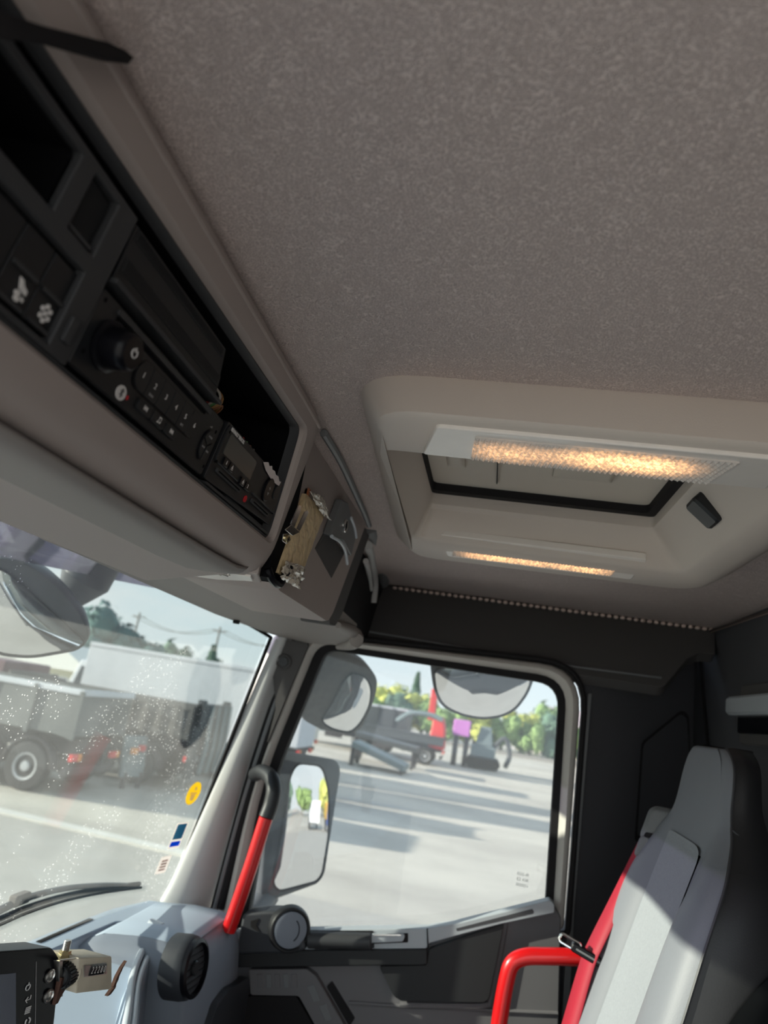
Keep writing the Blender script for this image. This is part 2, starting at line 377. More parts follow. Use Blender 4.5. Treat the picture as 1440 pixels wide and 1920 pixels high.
# etched glazing mark
et = mat('etched_mark', (.6, .6, .6), .7)
mk = Fr(at(980, 1650, 'X', DX+.011), (0, -1, 0), (0, 0, -1), (-1, 0, 0))
for k, s in enumerate(('ESG-IR', 'E2 43R', '000051')):
    text('glazing_mark', s, mk, 0, -.011+k*.011, .009, et, w2)
# weatherstrip round the opening
mb = MB(); mb.tube([p+V((-.004, 0, 0)) for p in LD], .0065, 8, closed=True); setp(mb.build('trim_1', M['gasket']), 'black rubber weatherstrip around the passenger door', None, None, 'structure')
# the dark side wall as a plate with the opening
WX = 1.765
def wallx(p): return V((WX+max(0, -.215-p.y)*.38+max(0, p.z-3.335)*.86, p.y, p.z))
W1 = rpoly([(WX, .50, 3.336), (WX, -.215, 3.336), (WX, -.215, 2.0), (WX, .1, 1.75), (WX, .70, 1.75), (WX, .60, 2.66)], .002, 6)
Wo = [wallx(p) for p in rpoly([(WX, .515, HC+.03), (WX, BY-.01, HC+.03), (WX, BY-.01, 1.9), (WX, .1, 1.7), (WX, .80, 1.7), (WX, .685, 2.64)], .002, 6)]
LDw = [V((WX, p.y, p.z)) for p in LD]
mb = MB(); mb.loft([Wo, W1, LDw, shx(LDw, .05), shx(W1, .05), shx(Wo, .05), Wo], False, False)
wr = mb.build('wall_right', M['side_dark']); setp(wr, 'charcoal felt side wall behind the passenger door', None, None, 'structure')
# rear part of the wall: lies a little further out than the door frame, embossed pocket on it
rwn = V((.38, 1, 0)).cross(V((0, 0, 1))).normalized(); rwn = V((1, .38, 0)).normalized(); rw0 = V((WX-.004, -.215, 3))
pk = [atp(x, y, rw0, rwn) for x, y in [(1203, 1392), (1278, 1331), (1292, 1340), (1300, 1560), (1190, 1580)]]
pin = [p+((sum(pk, V((0,0,0)))/5)-p)*.07 for p in pk]
mb = MB(); mb.loft([shx(rpoly(pk, .012), .004), rpoly(pk, .012), rpoly(pin, .012), shx(rpoly(pin, .012), .004)], False, False)
mb.build('embossed_edge', M['gasket'], wr)
mb = MB(); mb.tube(ats([(1313, 1235), (1317, 1300), (1326, 1400), (1330, 1600), (1330, 1900)], 'Y', BY+.006), .004, 6)
setp(mb.build('trim_2', M['gasket']), 'dark seam down the rear corner of the cab', None, None, 'structure')
# B pillar garnish: slim bright edge
bp = ats([(1103, 1300), (1064, 1725), (1052, 1920)], 'X', WX-.006); bp2 = ats([(1110, 1300), (1078, 1700), (1066, 1920)], 'X', WX-.006)
mb = MB(); mb.loft([[a, b, b+V((.02, 0, 0)), a+V((.02, 0, 0))] for a, b in zip(bp, bp2)])
setp(mb.build('trim_3', M['trim_grey'], bevel=.002), 'slim grey edge strip behind the passenger door', None, None, 'structure')
# header panel above the door: slopes from the bead line down to the frame
hA, hB = V((1.875, 0, 3.500)), V((1.742, 0, 3.338))
hn = V((0, 1, 0)).cross(hB-hA).normalized()
def hp(x, y, off=0): return atp(x, y, hA - hn*off if hn.x > 0 else hA + hn*off, hn)
hl = [hp(*q) for q in ((722, 1092), (735, 1096), (1340, 1178), (1341, 1226), (1310, 1224), (1288, 1236), (1246, 1286), (1235, 1288), (1080, 1264), (690, 1200), (690, 1178))]
nn = hn if hn.x > 0 else -hn
mb = MB(); mb.prism(rpoly(hl, .006, 3), nn*.03); hd = mb.build('header_panel', M['header'], bevel=.004)
setp(hd, 'charcoal header panel above the passenger door', None, None, 'structure')
mb = MB(); mb.tube([hp(690, 1186)-nn*.004, hp(900, 1222)-nn*.004, hp(1080, 1252)-nn*.003, hp(1240, 1272)-nn*.002], .0025, 8); mb.build('edge_bead', M['trim_grey'], hd)

# A pillar trim (passenger side)
L_ = [at(x, y, 'X', X) for x, y, X in ((514, 1192, 1.715), (480, 1270, 1.71), (455, 1330, 1.71), (400, 1470, 1.70), (352, 1582, 1.69), (318, 1660, 1.685), (298, 1692, 1.68))]
R_ = [at(x, y, 'X', 1.737) for x, y in ((548, 1196), (518, 1280), (505, 1325), (462, 1452), (432, 1560), (405, 1650), (394, 1702))]
rows = []
for k in range(7):
    a, b = L_[k], R_[k]; row = [a+V((.03, .01, 0))]
    for j in range(7):
        t = j/6; p = a.lerp(b, t); p = p + V((-.022, -.012, 0))*sin(pi*min(1, t*1.0))*(.9); row.append(p)
    row.append(b+V((.03, 0, 0))); rows.append(row)
mb = MB(); mb.grid([smooth(r_, 2) for r_ in zip(*[smooth(list(c), 3) for c in zip(*rows)])] if False else rows)
pa = mb.build('pillar_trim', M['pillar'], subd=2, ang=80); setp(pa, 'pale grey trim on the windscreen pillar', None, None, 'structure')
# dark gap and seal beside it
for nm, pts, r_, mt in (('trim_4', ((560, 1196), (528, 1290), (512, 1330), (472, 1452), (440, 1560), (402, 1704)), .006, 'trim_grey'), ('trim_5', ((552, 1196), (522, 1290), (506, 1330), (466, 1452), (436, 1560), (398, 1704)), .005, 'gasket'), ('trim_6', ((572, 1196), (540, 1290), (522, 1330), (480, 1452), (452, 1550), (414, 1704)), .008, 'gasket')):
    mb = MB(); mb.tube(smooth(ats(pts, 'X', 1.728), 5), r_, 8); setp(mb.build(nm, M[mt]), None, None, None, 'structure')
# brown tweeter panel
tp = rpoly(ats([(527, 1198), (580, 1206), (540, 1300), (500, 1396), (517, 1330), (514, 1290), (510, 1255), (514, 1222)], 'X', 1.712), .01, 4)
spk = root('tweeter', at(531, 1250, 'X', 1.712), 'small round tweeter in a brown panel at the top of the windscreen pillar', 'speaker')
mb = MB(); mb.prism(tp, (.02, 0, 0)); mb.build('panel', M['pillar_dark'], spk, bevel=.003)
sf = Fr(at(532, 1241, 'X', 1.711), (0, -1, 0), (0, 0, -1), (-1, 0, 0))
mb = MB(); mb.lathe(sf, [(.019, 0), (.019, .003), (.016, .004), (.0155, .001), (.008, .0015), (.0, .003)], 32); mb.build('grille', M['pillar_dark'], spk)
mb = MB(); mb.disc(sf, 0, 0, .012, .012, .0, .0035, c=.001); mb.build('dome', M['console_dark'], spk)

# windscreen
def wx_(X):
    d = abs((X-.68)/1.02)
    return .588-.034*d**4, .762-.082*d**3.2            # y at the top and at the bottom
def wtop(X): return 3.2+.2405*wx_(X)[0] - .024*max(0, (X-1.1)/.6)**2
WB = 2.655
def wpt(X, t):
    yt, yb = wx_(X); zt = wtop(X); z = WB+(zt-WB)*t
    return V((X, yb+(yt-yb)*t - .0*sin(pi*t), z))
xs = [-.42+2.125*k/40 for k in range(41)]
mb = MB(); rows = [[wpt(X, t/10) for X in xs] for t in range(11)]; rows2 = [[p+V((0, .004, 0)) for p in r_] for r_ in rows]
n = 41
mb.grid(rows); mb.grid(rows2)
w1 = mb.build('window_1', M['glass_ws'], ang=180); setp(w1, 'dusty windscreen glass with water specks', None, None, 'structure')
mb = MB(); mb.tube([wpt(X, 1)+V((0, -.004, -.001)) for X in xs], .0045, 8); mb.tube(smooth([wpt(1.705, t/8)+V((-.002, -.005, 0)) for t in range(9)], 3), .005, 8)
setp(mb.build('trim_7', M['gasket']), 'black rubber edge of the windscreen', None, None, 'structure')
# stickers on the windscreen (on its inner face)
def wframe(x, y):
    # hit the windscreen surface by marching
    d = ray(x, y); best = None
    for k in range(1, 4000):
        p = EYE + d*(k*.0005+.3)
        if not (WB < p.z < 3.4): continue
        yt, yb = wx_(p.x); t = (p.z-WB)/(wtop(p.x)-WB)
        if p.y > yb+(yt-yb)*t: best = (p, t); break
    p, t = best; a = wpt(p.x+.01, t)-wpt(p.x-.01, t); b = wpt(p.x, t-.05)-wpt(p.x, t+.05)
    ez = a.cross(b).normalized()
    if ez.y > 0: ez = -ez
    ex = a.normalized(); ey = ez.cross(ex)
    if ey.z > 0: ey = -ey
    return Fr(p+ez*.0012, ex, ey, ez)
st_y = sticker('sticker_yellow', (.95, .75, .10)); st_w = sticker('sticker_white', (.9, .86, .84)); st_b = sticker('sticker_blue', (.10, .34, .52)); st_b2 = sticker('sticker_bright_blue', (.01, .16, .95)); st_p = sticker('sticker_pinkish', (.62, .50, .48))
fr = wframe(362, 1487); t = root('round_sticker', fr.o, 'yellow round sticker with a small white cup symbol on the windscreen edge', 'sticker')
mb = MB(); mb.disc(fr, 0, 0, .026, .026, 0, .0006); mb.build('disc', st_y, t)
mb = MB(); mb.pf(fr, [(-.009, .002), (.009, .002), (.006, .016), (-.006, .016)], .0006, .001); mb.pf(fr, [(-.014, -.002), (.012, -.002), (.012, .001), (-.014, .001)], .0006, .001); mb.pf(fr, [(.0, -.016), (.007, -.012), (.004, -.006), (-.003, -.008)], .0006, .001); mb.build('symbol', st_w, t)
fr = wframe(333, 1566); t = root('permit_sticker', fr.o, 'white sticker with dark blue square and bright blue strip on windscreen', 'sticker')
mb = MB(); mb.rb(fr, -.022, .022, -.029, .029, 0, .0006, .003); mb.build('backing', st_w, t)
mb = MB(); mb.rb(fr, -.018, .018, -.026, .008, .0006, .001, .002); mb.build('square', st_b, t)
mb = MB(); mb.rb(fr, -.018, .018, .013, .024, .0006, .001, .002); mb.build('strip', st_b2, t)
fr = wframe(305, 1621); t = root('inspection_sticker', fr.o, 'small pinkish white faded sticker, lowest on the windscreen edge', 'sticker')
mb = MB(); mb.rb(fr, -.019, .019, -.019, .019, 0, .0006, .003); mb.build('backing', st_w, t)
mb = MB()
for k in range(4): mb.box(fr, -.011, .011, -.011+k*.0065, -.007+k*.0065, .0006, .0009)
mb.build('faded_print', st_p, t)

# header lining over the windscreen: light corner panel and brown strip
mb = MB(); mb.loft([[V((X, wx_(X)[0]-.004, wtop(X)+.0)), V((X, wx_(X)[0]-.075, wtop(X)-.012-(.0 if X < .8 else .008))), V((X, wx_(X)[0]-.11, wtop(X)+.02)), V((X, wx_(X)[0]+.02, wtop(X)+.09))] for X in [-.42+k*.1 for k in range(13)]+[.80]])
setp(mb.build('trim_8', M['pillar_dark'], bevel=.006), 'dark brown lining strip above the windscreen', None, None, 'structure')
pl = [(.62, .50), (.62, .275), (1.09, .275), (1.20, .272), (1.36, .272), (1.50, .318), (1.62, .385), (1.705, .455), (1.725, .51), (1.715, .552), (1.4, .572), (1.0, .584), (.8, .586)]
def pz(x, y): # underside height of the corner panel
    t = max(0, min(1, (y-.262)/.30)); return 3.318 - .012*max(0, min(1, (x-.95)/.4)) + .010*t + .006*sin(pi*t)*-1
def lift(L, dz): return [V((p.x, p.y, pz(p.x, p.y)+dz)) for p in L]
P2 = rpoly([(a, b, 0) for a, b in pl], .012, 3)
c0 = V((1.15, .42, 0))
ins = [c0+(p-c0)*.985 for p in P2]
mb = MB(); mb.loft([lift(P2, .03), lift(P2, .008), lift(ins, 0)])
cp = mb.build('corner_panel', M['lining'], ang=50); setp(cp, 'grey moulded corner panel between windscreen and passenger door', None, None, 'structure')
# light rolled lip at its end
lip = smooth([at(634, 1172, 'Y', .268), at(652, 1180, 'Y', .270), at(667, 1190, 'Y', .275), at(668, 1202, 'Z', 3.302), at(655, 1210, 'Z', 3.300), at(634, 1213, 'Z', 3.300)], 5)
mb = MB(); mb.tube(lip, [.005+.008*sin(pi*(k+.3)/(len(lip)+.2)) for k in range(len(lip))], 12); mb.build('rolled_lip', M['lining'], cp)
# little black stops clipped over the windscreen edge
for k, q in enumerate(((446, 1152),)):
    p = at(*q, 'Y', .55); c_ = root('sun_blind_clip', p, 'small black clip hanging at the top edge of the windscreen', 'clip')
    f_ = Fr(p, (1, 0, 0), (0, 0, -1), (0, -1, 0))
    mb = MB(); mb.rb(f_, -.014, .014, -.012, .004, -.01, .008, .003); mb.build('base', M['gasket'], c_, bevel=.001)
    mb = MB(); mb.pf(f_, [(-.008, .004), (.008, .004), (.006, .02), (-.005, .02)], -.006, .006); mb.build('hook', M['gasket'], c_, bevel=.001)

# cove strips at the front corner of the headliner, dark block standing in for the shaded gap behind the locker
mb = MB(); mb.prism(rpoly([at(690, 1010, 'X', 1.50), at(722, 1085, 'X', 1.86), at(690, 1190, 'X', 1.74), at(640, 1190, 'X', 1.5), at(640, 1060, 'X', 1.4)], .01, 3), (.06, .10, 0))
setp(mb.build('trim_9', M['gasket']), 'dark block standing in for the shaded gap beside the corner locker', None, None, 'structure')
for nm, pts, r_, mt in (('trim_10', [at(694, 985, 'Y', .262), at(706, 1012, 'Y', .275), at(717, 1050, 'X', 1.66), at(719, 1092, 'X', 1.84)], .016, 'trim_grey'),
                        ('trim_11', [at(690, 1022, 'Y', .275), at(697, 1050, 'X', 1.56), at(703, 1090, 'X', 1.72), at(700, 1130, 'X', 1.74)], .009, 'pillar'),
                        ('trim_12', [at(686, 1052, 'Y', .285), at(692, 1075, 'X', 1.6), at(696, 1105, 'X', 1.7)], .006, 'pillar')):
    mb = MB(); mb.tube(smooth(pts, 6), r_, 10); setp(mb.build(nm, M[mt]), None, None, None, 'structure')
# headliner edge strip running over the locker
mb = MB(); mb.tube(smooth([at(607, 812, 'Z', 3.499), at(640, 868, 'Z', 3.499), at(680, 955, 'Z', 3.497), at(692, 985, 'Z', 3.495)], 6), .005, 8)
setp(mb.build('trim_13', M['trim_grey']), None, None, None, 'structure')

# bead trim strings
def beads(name, a, b, n_, r_, label):
    a, b = V(a), V(b); t = root(name, a, label, 'bead trim')
    mb = MB(); mb.tube([a, b], r_*.8, 8); mb.build('cord', M['cord'], t)
    me = None; d = (b-a)/n_
    for k in range(n_):
        p = a+d*(k+.5)+V((-.6, 0, -.8))*r_*.45
        if me is None:
            mb = MB(); f_ = Fr(p, (1, 0, 0), (0, 0, 1), d)
            mb.lathe(f_, [(.0, -r_*1.25), (r_*.6, -r_*1.0), (r_*.95, -r_*.4), (r_*.95, r_*.4), (r_*.6, r_*1.0), (.0, r_*1.25)], 10)
            o = mb.build('bead', M['bead'], t, ang=80); me = o; p0 = p
        else:
            o = me.copy(); COL.objects.link(o); o.location = me.location + (p-p0)
ba, bb = hp(735, 1100, .006), hp(1340, 1180, .006)
beads('bead_string', ba, bb, 50, .0052, 'string of pearly beads along the top of the door header')
beads('bead_string', (1.868, BY+.012, 3.497), (1.30, BY+.012, 3.487), 56, .0042, 'string of tiny beads along the top of the back wall')

# ================================================================== ROOF HATCH
HB = 3.455
hat = root('roof_hatch', (.93, -.05, HC), 'beige moulded roof hatch surround with closed lid and dark latch', 'roof hatch')
hr = [([(.612, -.37), (1.32, -.37), (1.34, .215), (.618, .170)], HC, .07), ([(.606, -.36), (1.30, -.36), (1.31, .208), (.612, .164)], HC-.012, .07),
      ([(.597, -.315), (1.225, -.315), (1.235, .172), (.600, .142)], HB+.005, .05), ([(.601, -.30), (1.215, -.30), (1.225, .165), (.606, .136)], HB, .05),
      ([(.700, -.268), (1.120, -.262), (1.110, .156), (.700, .150)], HB+.002, .02), ([(.703, -.262), (1.112, -.256), (1.103, .152), (.704, .146)], HB+.008, .02),
      ([(.745, -.222), (1.100, -.217), (1.103, .137), (.755, .137)], 3.512, .012), ([(.748, -.214), (1.092, -.209), (1.095, .133), (.758, .133)], 3.518, .01), ([(.748, -.214), (1.092, -.209), (1.095, .133), (.758, .133)], 3.575, .01)]
mb = MB(); mb.loft([rpoly([(x, y, z) for x, y in L], r_, 6) for L, z, r_ in hr], False, False)
mb.build('surround', M['hatch'], hat, ang=45)
# rubber gasket and the lid lining above
lo = [(.72, -.24), (1.13, -.24), (1.13, .16), (.72, .16)]; li = [(.78, -.200), (1.066, -.195), (1.066, .130), (.78, .130)]
mb = MB(); mb.loft([rpoly([(x, y, 3.540) for x, y in lo], .01), rpoly([(x, y, 3.532) for x, y in li], .01), rpoly([(x, y, 3.545) for x, y in li], .01)], False, False); mb.build('gasket', M['gasket'], hat)
ll = [([(.70, -.25), (1.14, -.25), (1.14, .17), (.70, .17)], 3.548, .01), ([(.86, -.17), (1.04, -.165), (1.04, .11), (.86, .11)], 3.543, .03), ([(.86, -.15), (1.00, -.145), (1.00, .09), (.86, .09)], 3.549, .03)]
mb = MB(); mb.loft([rpoly([(x, y, z) for x, y in L], r_, 6) for L, z, r_ in ll], False, True); lid = mb.build('lid_lining', M['lid'], hat, bevel=.003)
for y0, y1 in ((.075, .105), (-.13, -.045)):
    mb = MB(); mb.loft([[(.90, y0, 3.545), (.985, y0, 3.545), (.985, y1, 3.545), (.90, y1, 3.545)], [(.90, y0+.008, 3.537), (.965, y0+.008, 3.541), (.965, y1-.008, 3.541), (.90, y1-.008, 3.537)]])
    mb.build('boss', M['lid'], lid, bevel=.003)
mb = MB(); mb.bx((.88, .030, 3.541), (1.03, .0315, 3.5445)); mb.build('seam', M['gasket'], lid)
# latch and its finger recess on the rear slope
lf = Fr((.90, -.243, 3.493), (1, 0, 0), (0, -.75, -.66), (0, .66, -.75))
mb = MB(); mb.rb(lf, -.035, .035, -.002, .048, -.012, .0012, .006); mb.build('latch_recess', M['lid'], hat, bevel=.002)
mb = MB(); mb.rb(lf, -.022, .018, -.028, .014, .0, .016, .006, c=.003); mb.build('latch', M['black'], hat)

def lamp_mat(name, centres, base):
    m_ = bpy.data.materials.new(name); m_.use_nodes = True; n = m_.node_tree.nodes; l = m_.node_tree.links; b = n['Principled BSDF']
    b.inputs['Base Color'].default_value = (.66, .60, .55, 1); b.inputs['Roughness'].default_value = .15
    g = n.new('ShaderNodeNewGeometry'); acc = None
    for c, r_, s_ in centres:
        d = n.new('ShaderNodeVectorMath'); d.operation = 'SUBTRACT'; l.new(g.outputs['Position'], d.inputs[0]); d.inputs[1].default_value = c
        q = n.new('ShaderNodeVectorMath'); q.operation = 'MULTIPLY'; l.new(d.outputs[0], q.inputs[0]); q.inputs[1].default_value = (1/.035, 1/r_, 0)
        le = n.new('ShaderNodeVectorMath'); le.operation = 'LENGTH'; l.new(q.outputs[0], le.inputs[0])
        mr = n.new('ShaderNodeMapRange'); mr.interpolation_type = 'SMOOTHSTEP'; mr.inputs[1].default_value = 0; mr.inputs[2].default_value = 1; mr.inputs[3].default_value = s_; mr.inputs[4].default_value = 0
        l.new(le.outputs['Value'], mr.inputs[0])
        if acc is None: acc = mr.outputs[0]
        else:
            a = n.new('ShaderNodeMath'); a.operation = 'ADD'; l.new(acc, a.inputs[0]); l.new(mr.outputs[0], a.inputs[1]); acc = a.outputs[0]
    v = n.new('ShaderNodeTexVoronoi'); v.inputs['Scale'].default_value = 260; l.new(g.outputs['Position'], v.inputs['Vector'])
    k = n.new('ShaderNodeMapRange'); k.inputs[1].default_value = 0; k.inputs[2].default_value = .7; k.inputs[3].default_value = 1.7; k.inputs[4].default_value = .35; l.new(v.outputs['Distance'], k.inputs[0])
    mm = n.new('ShaderNodeMath'); mm.operation = 'MULTIPLY'; l.new(acc, mm.inputs[0]); l.new(k.outputs[0], mm.inputs[1])
    b.inputs['Emission Color'].default_value = (1, .50, .20, 1); l.new(mm.outputs[0], b.inputs['Emission Strength']); return m_
def lamp(fr, L, wd, label, centres, pu0, pu1, pv0, pv1, skew):
    """fr: u along the lamp, v across, w down into the cab"""
    t = root('roof_lamp', fr.o, label, 'lamp', 'roof lamps in the hatch surround')
    lm = lamp_mat('lamp_lens', centres, 1)
    b0 = [(0, 0), (L, 0), (L+skew[1], wd), (skew[0], wd)]
    mb = MB(); mb.pf(fr, [tuple(p)[:2] for p in rpoly([(u, v, 0) for u, v in b0], .006, 4)], -.008, .004); mb.build('cover', M['frosty'], t, bevel=.0015)
    mb = MB(); mb.pf(fr, [(pu0, pv0), (pu1, pv0), (pu1-.010, pv1), (pu0-.006, pv1)], .0035, .0055); mb.build('lens', lm, t)
    mb = MB(); nu, nv = int((pu1-pu0)/.0052), int((pv1-pv0)/.0052)
    for i in range(nu):
        for j in range(nv):
            fv = (j+.5)/nv; u = pu0+(pu1-pu0)*(i+.5)/nu - (.006+.004*i/nu)*fv; v = pv0+(pv1-pv0)*fv; h_ = .0022
            mb.add([fr.P(u-h_, v-h_, .0054), fr.P(u+h_, v-h_, .0054), fr.P(u+h_, v+h_, .0054), fr.P(u-h_, v+h_, .0054), fr.P(u, v, .0076)], [(0, 1, 4), (1, 2, 4), (2, 3, 4), (3, 0, 4)])
    o = mb.build('prisms', lm, t, ang=10, kind='stuff')
    return t
f1 = Fr((.612, .080, HB), (0, -1, 0), (1, 0, 0), (0, 0, -1))
lamp(f1, .300, .076, 'longer lit amber roof lamp on the near side of the hatch',
     [((.655, .010, HB), .065, .50), ((.650, -.085, HB), .085, 1.0), ((.650, -.13, HB), .05, .5)], .036, .268, .012, .072, (-.020, .012))
f2 = Fr((1.103, .112, 3.474), (0, -1, 0), (.967, 0, -.255), (-.255, 0, -.967))
lamp(f2, .318, .074, 'shorter-looking lit roof lamp on the door side of the hatch',
     [((1.15, .03, HB), .07, .8), ((1.15, -.04, HB), .07, .65), ((1.15, -.12, HB), .07, .75)], .024, .285, .016, .066, (.010, -.010))
# ================================================================== OVERHEAD CONSOLE
ED = V((0, .0327, -.174)).normalized()
CF = Fr((0, .2285, 3.5), (1, 0, 0), ED, ED.cross(V((1, 0, 0))))     # u to the passenger side, v down the face, w into the cab
if CF.ez.y > 0: CF.ez = -CF.ez
con = root('overhead_console', (.3, .26, 3.3), 'long grey overhead console above the windscreen with a dark switch and radio bay', 'console')
UL = -.52
def cl(u1t, u1b, v0t, v1, w, r):                        # a closed loop on the console face
    return [CF.P(p.x, p.y, w) for p in rpoly([(UL, v0t[0], 0), (u1t, v0t[1], 0), (u1b, v1[1], 0), (UL, v1[0], 0)], [.001, r, r*1.3, .001], 6)]
loops = [cl(.735, .735, (-.004, -.004), (.240, .240), -.11, .02), cl(.747, .750, (-.004, -.004), (.203, .203), -.030, .022), cl(.748, .756, (-.003, -.003), (.199, .199), -.016, .024),
         cl(.744, .754, (.000, .000), (.188, .190), -.004, .024), cl(.736, .747, (.006, .006), (.176, .178), .001, .022), cl(.722, .741, (.012, .014), (.166, .168), .002, .020),
         cl(.706, .737, (.038, .027), (.155, .158), .002, .014), cl(.702, .734, (.0405, .0295), (.1525, .155), -.001, .012), cl(.700, .733, (.042, .031), (.151, .1535), -.010, .012)]
mb = MB(); mb.loft(loops, False, False); mb.build('body', M['console'], con, ang=32)
# charcoal liner of the bay
ll = [cl(.703, .735, (.0395, .0285), (.1535, .156), -.006, .012), cl(.698, .731, (.043, .032), (.149, .1515), -.0045, .012), cl(.694, .727, (.0445, .034), (.1475, .150), -.007, .010), cl(.690, .722, (.046, .036), (.1465, .149), -.012, .010)]
mb = MB(); mb.loft(ll, False, False); mb.build('bay_liner', M['console_dark'], con, ang=30)
mb = MB(); mb.loft([cl(.700, .730, (.046, .036), (.1475, .150), -.011, .01), cl(.700, .730, (.046, .036), (.1475, .150), -.105, .01)], False, True); mb.build('bay_shell', M['deep'], con)
# raised groove line on the shoulder
mb = MB(); mb.tube([CF.P(UL, .010, .001), CF.P(.735, .0115, .001)], .0022, 8); mb.build('shoulder_bead', M['console'], con)

def plate(mb, fr, us, vs, holes, w0, w1):
    """slab over a grid of cells with some cells left open"""
    nu, nv = len(us)-1, len(vs)-1
    solid = {(i, j) for i in range(nu) for j in range(nv)} - set(holes)
    for i, j in solid:
        a, b, c, d = (us[i], vs[j]), (us[i+1], vs[j]), (us[i+1], vs[j+1]), (us[i], vs[j+1])
        for w in (w0, w1): mb.add([fr.P(*q, w) for q in (a, b, c, d)], [(0, 1, 2, 3)])
        for q0, q1, nb in ((a, b, (i, j-1)), (b, c, (i+1, j)), (c, d, (i, j+1)), (d, a, (i-1, j))):
            if nb not in solid: mb.add([fr.P(*q0, w0), fr.P(*q1, w0), fr.P(*q1, w1), fr.P(*q0, w1)], [(0, 1, 2, 3)])
    return mb
# switch and cubby fascia
mb = MB(); us = [UL, .02, .205, .2075, .2785, .2915, .3175, .3375] ; us = [UL, .10, .279, .2925, .3175, .3365]; vs = [.0475, .0535, .0885, .0995, .1455, .1500]
plate(mb, CF, us, vs, [(1, 1), (3, 1), (1, 3), (2, 3), (3, 3)], -.012, -.004)
fa = mb.build('fascia', M['console_dark'], con, bevel=.0015)
mb = MB(); mb.loft([[CF.P(u, v, w) for u, v in rrect(.10, .279, .0535, .0885, .004)] for w in (-.009, -.085)], False, True); mb.build('cubby', M['deep'], con)
gr = MB(); gr.rb(CF, .2935, .3165, .0545, .0875, -.02, -.009, .002); go = gr.build('grille', M['panel_tex'], con, bevel=.0008)
mb = MB()
for k in range(14): mb.box(CF, .2945, .3155, .0558+k*.0021, .0566+k*.0021, -.009, -.0082)
mb.build('rib', M['black'], go, kind='stuff')
mb = MB(); mb.rb(CF, .2945, .3155, .0845, .0868, -.010, -.006, .001); mb.build('lip', M['console_dark'], go)
# row of rocker switches
for k, (a, b) in enumerate(((.1735, .1975), (.1985, .2225), (.2235, .2475), (.2485, .2720), (.2730, .2965), (.2975, .3210))):
    mb = MB()
    mb.loft([[CF.P(a, .1015, -.02), CF.P(b, .1015, -.02), CF.P(b, .1425, -.02), CF.P(a, .1425, -.02)], [CF.P(a, .1015, -.008), CF.P(b, .1015, -.008), CF.P(b, .1425, -.0085), CF.P(a, .1425, -.0085)]])
    s = mb.build('rocker_switch', M['black'], con, bevel=.0008)
    mb = MB(); v0 = .1215 if k >= 4 else .1395
    mb.rb(CF, a+.002, b-.002, v0, v0+.0022, -.009, -.0062, .0009); mb.build('ledge', M['console_dark'], s)
    mb = MB(); mb.rb(CF, a+.002, b-.002, .1400, .1420, -.009, -.0066, .0009); mb.build('ledge', M['console_dark'], s)
    if k == 4:
        mb = MB(); mb.pf(CF, [(.2835, .1265), (.2865, .1270), (.2880, .1290), (.2915, .1305), (.2915, .1330), (.2880, .1325), (.2860, .1318)], -.0078, -.0070)
        for q in ((.2862, .1345), (.2872, .1372)): mb.disc(CF, q[0], q[1], .0020, .0016, -.0078, -.0070, 12)
        mb.box(CF, .2900, .2905, .1345, .1365, -.0078, -.0070); mb.box(CF, .2912, .2917, .1350, .1370, -.0078, -.0070)
        mb.build('work_light_symbol', M['print'], s)
    if k == 5:
        mb = MB()
        for q in range(6): mb.disc(CF, .3090+.0034*cos(q*pi/3+.4), .1325+.0040*sin(q*pi/3+.4), .0013, .0015, -.0080, -.0070, 8)
        mb.disc(CF, .3090, .1325, .0012, .0014, -.0080, -.0070, 10); mb.build('gear_symbol', M['print'], s)
mb = MB(); mb.rb(CF, .3225, .3295, .1240, .1395, -.013, -.0015, .001); mb.build('end_stop', M['console_dark'], con, bevel=.001)

# blanking panel with two ribbed strips
bp_ = root('blanking_panel', CF.P(.42, .07, -.01), 'black blanking panel with two ribbed strips above the radio', 'panel')
mb = MB(); mb.loft([[CF.P(u, v, w) for u, v in ((.3395, .0490), (.4930, .0490), (.5090, .0865), (.3420, .0865))] for w in (-.03, -.0065)]); mb.build('plate', M['black'], bp_, bevel=.001)
mb = MB(); mb.box(CF, .3385, .5115, .0872, .0905, -.03, -.0005); mb.build('bottom_rail', M['console_dark'], bp_, bevel=.0008)
for v0, v1, a, b in ((.0512, .0578, .3435, .4880), (.0700, .0790, .3445, .5010)):
    mb = MB(); mb.pf(CF, [(a, v0), (b, v0), (b+.003, v1), (a+.001, v1)], -.007, -.0056); s = mb.build('ribbed_strip', M['panel_tex'], bp_, bevel=.0005)
    mb = MB()
    for k in range(7): v = v0+.0006+k*(v1-v0-.001)/7; mb.box(CF, a+.001, b-.0005, v, v+.0003, -.0056, -.0052)
    mb.build('rib', M['black'], s, kind='stuff')

# ---- radio
RF = Fr(CF.P(0, 0, -.005), CF.ex, CF.ey, CF.ez)
rad = root('radio', RF.P(.44, .12, 0), 'black single-slot radio with round volume knob and number buttons one to six', 'radio')
mb = MB(); mb.rb(RF, .3375, .5365, .0955, .1465, -.05, .0, .003, c=.001); mb.build('faceplate', M['black'], rad)
mb = MB(); mb.rb(RF, .3560, .5060, .0985, .1020, -.001, .0022, .001); mb.build('slot_lip', M['console_dark'], rad)
mb = MB(); mb.rb(RF, .3580, .5000, .1024, .1052, -.001, .0006, .001); mb.build('disc_slot', M['deep'], rad)
kf = Fr(RF.P(.3615, .1215, 0), RF.ex, RF.ey, RF.ez)
mb = MB(); mb.lathe(kf, [(.0155, 0), (.0155, .003), (.0140, .004), (.0132, .004), (.0126, .014), (.0116, .0175), (.0098, .0190), (.0, .0193)], 40); kn = mb.build('volume_knob', M['gloss_black'], rad)
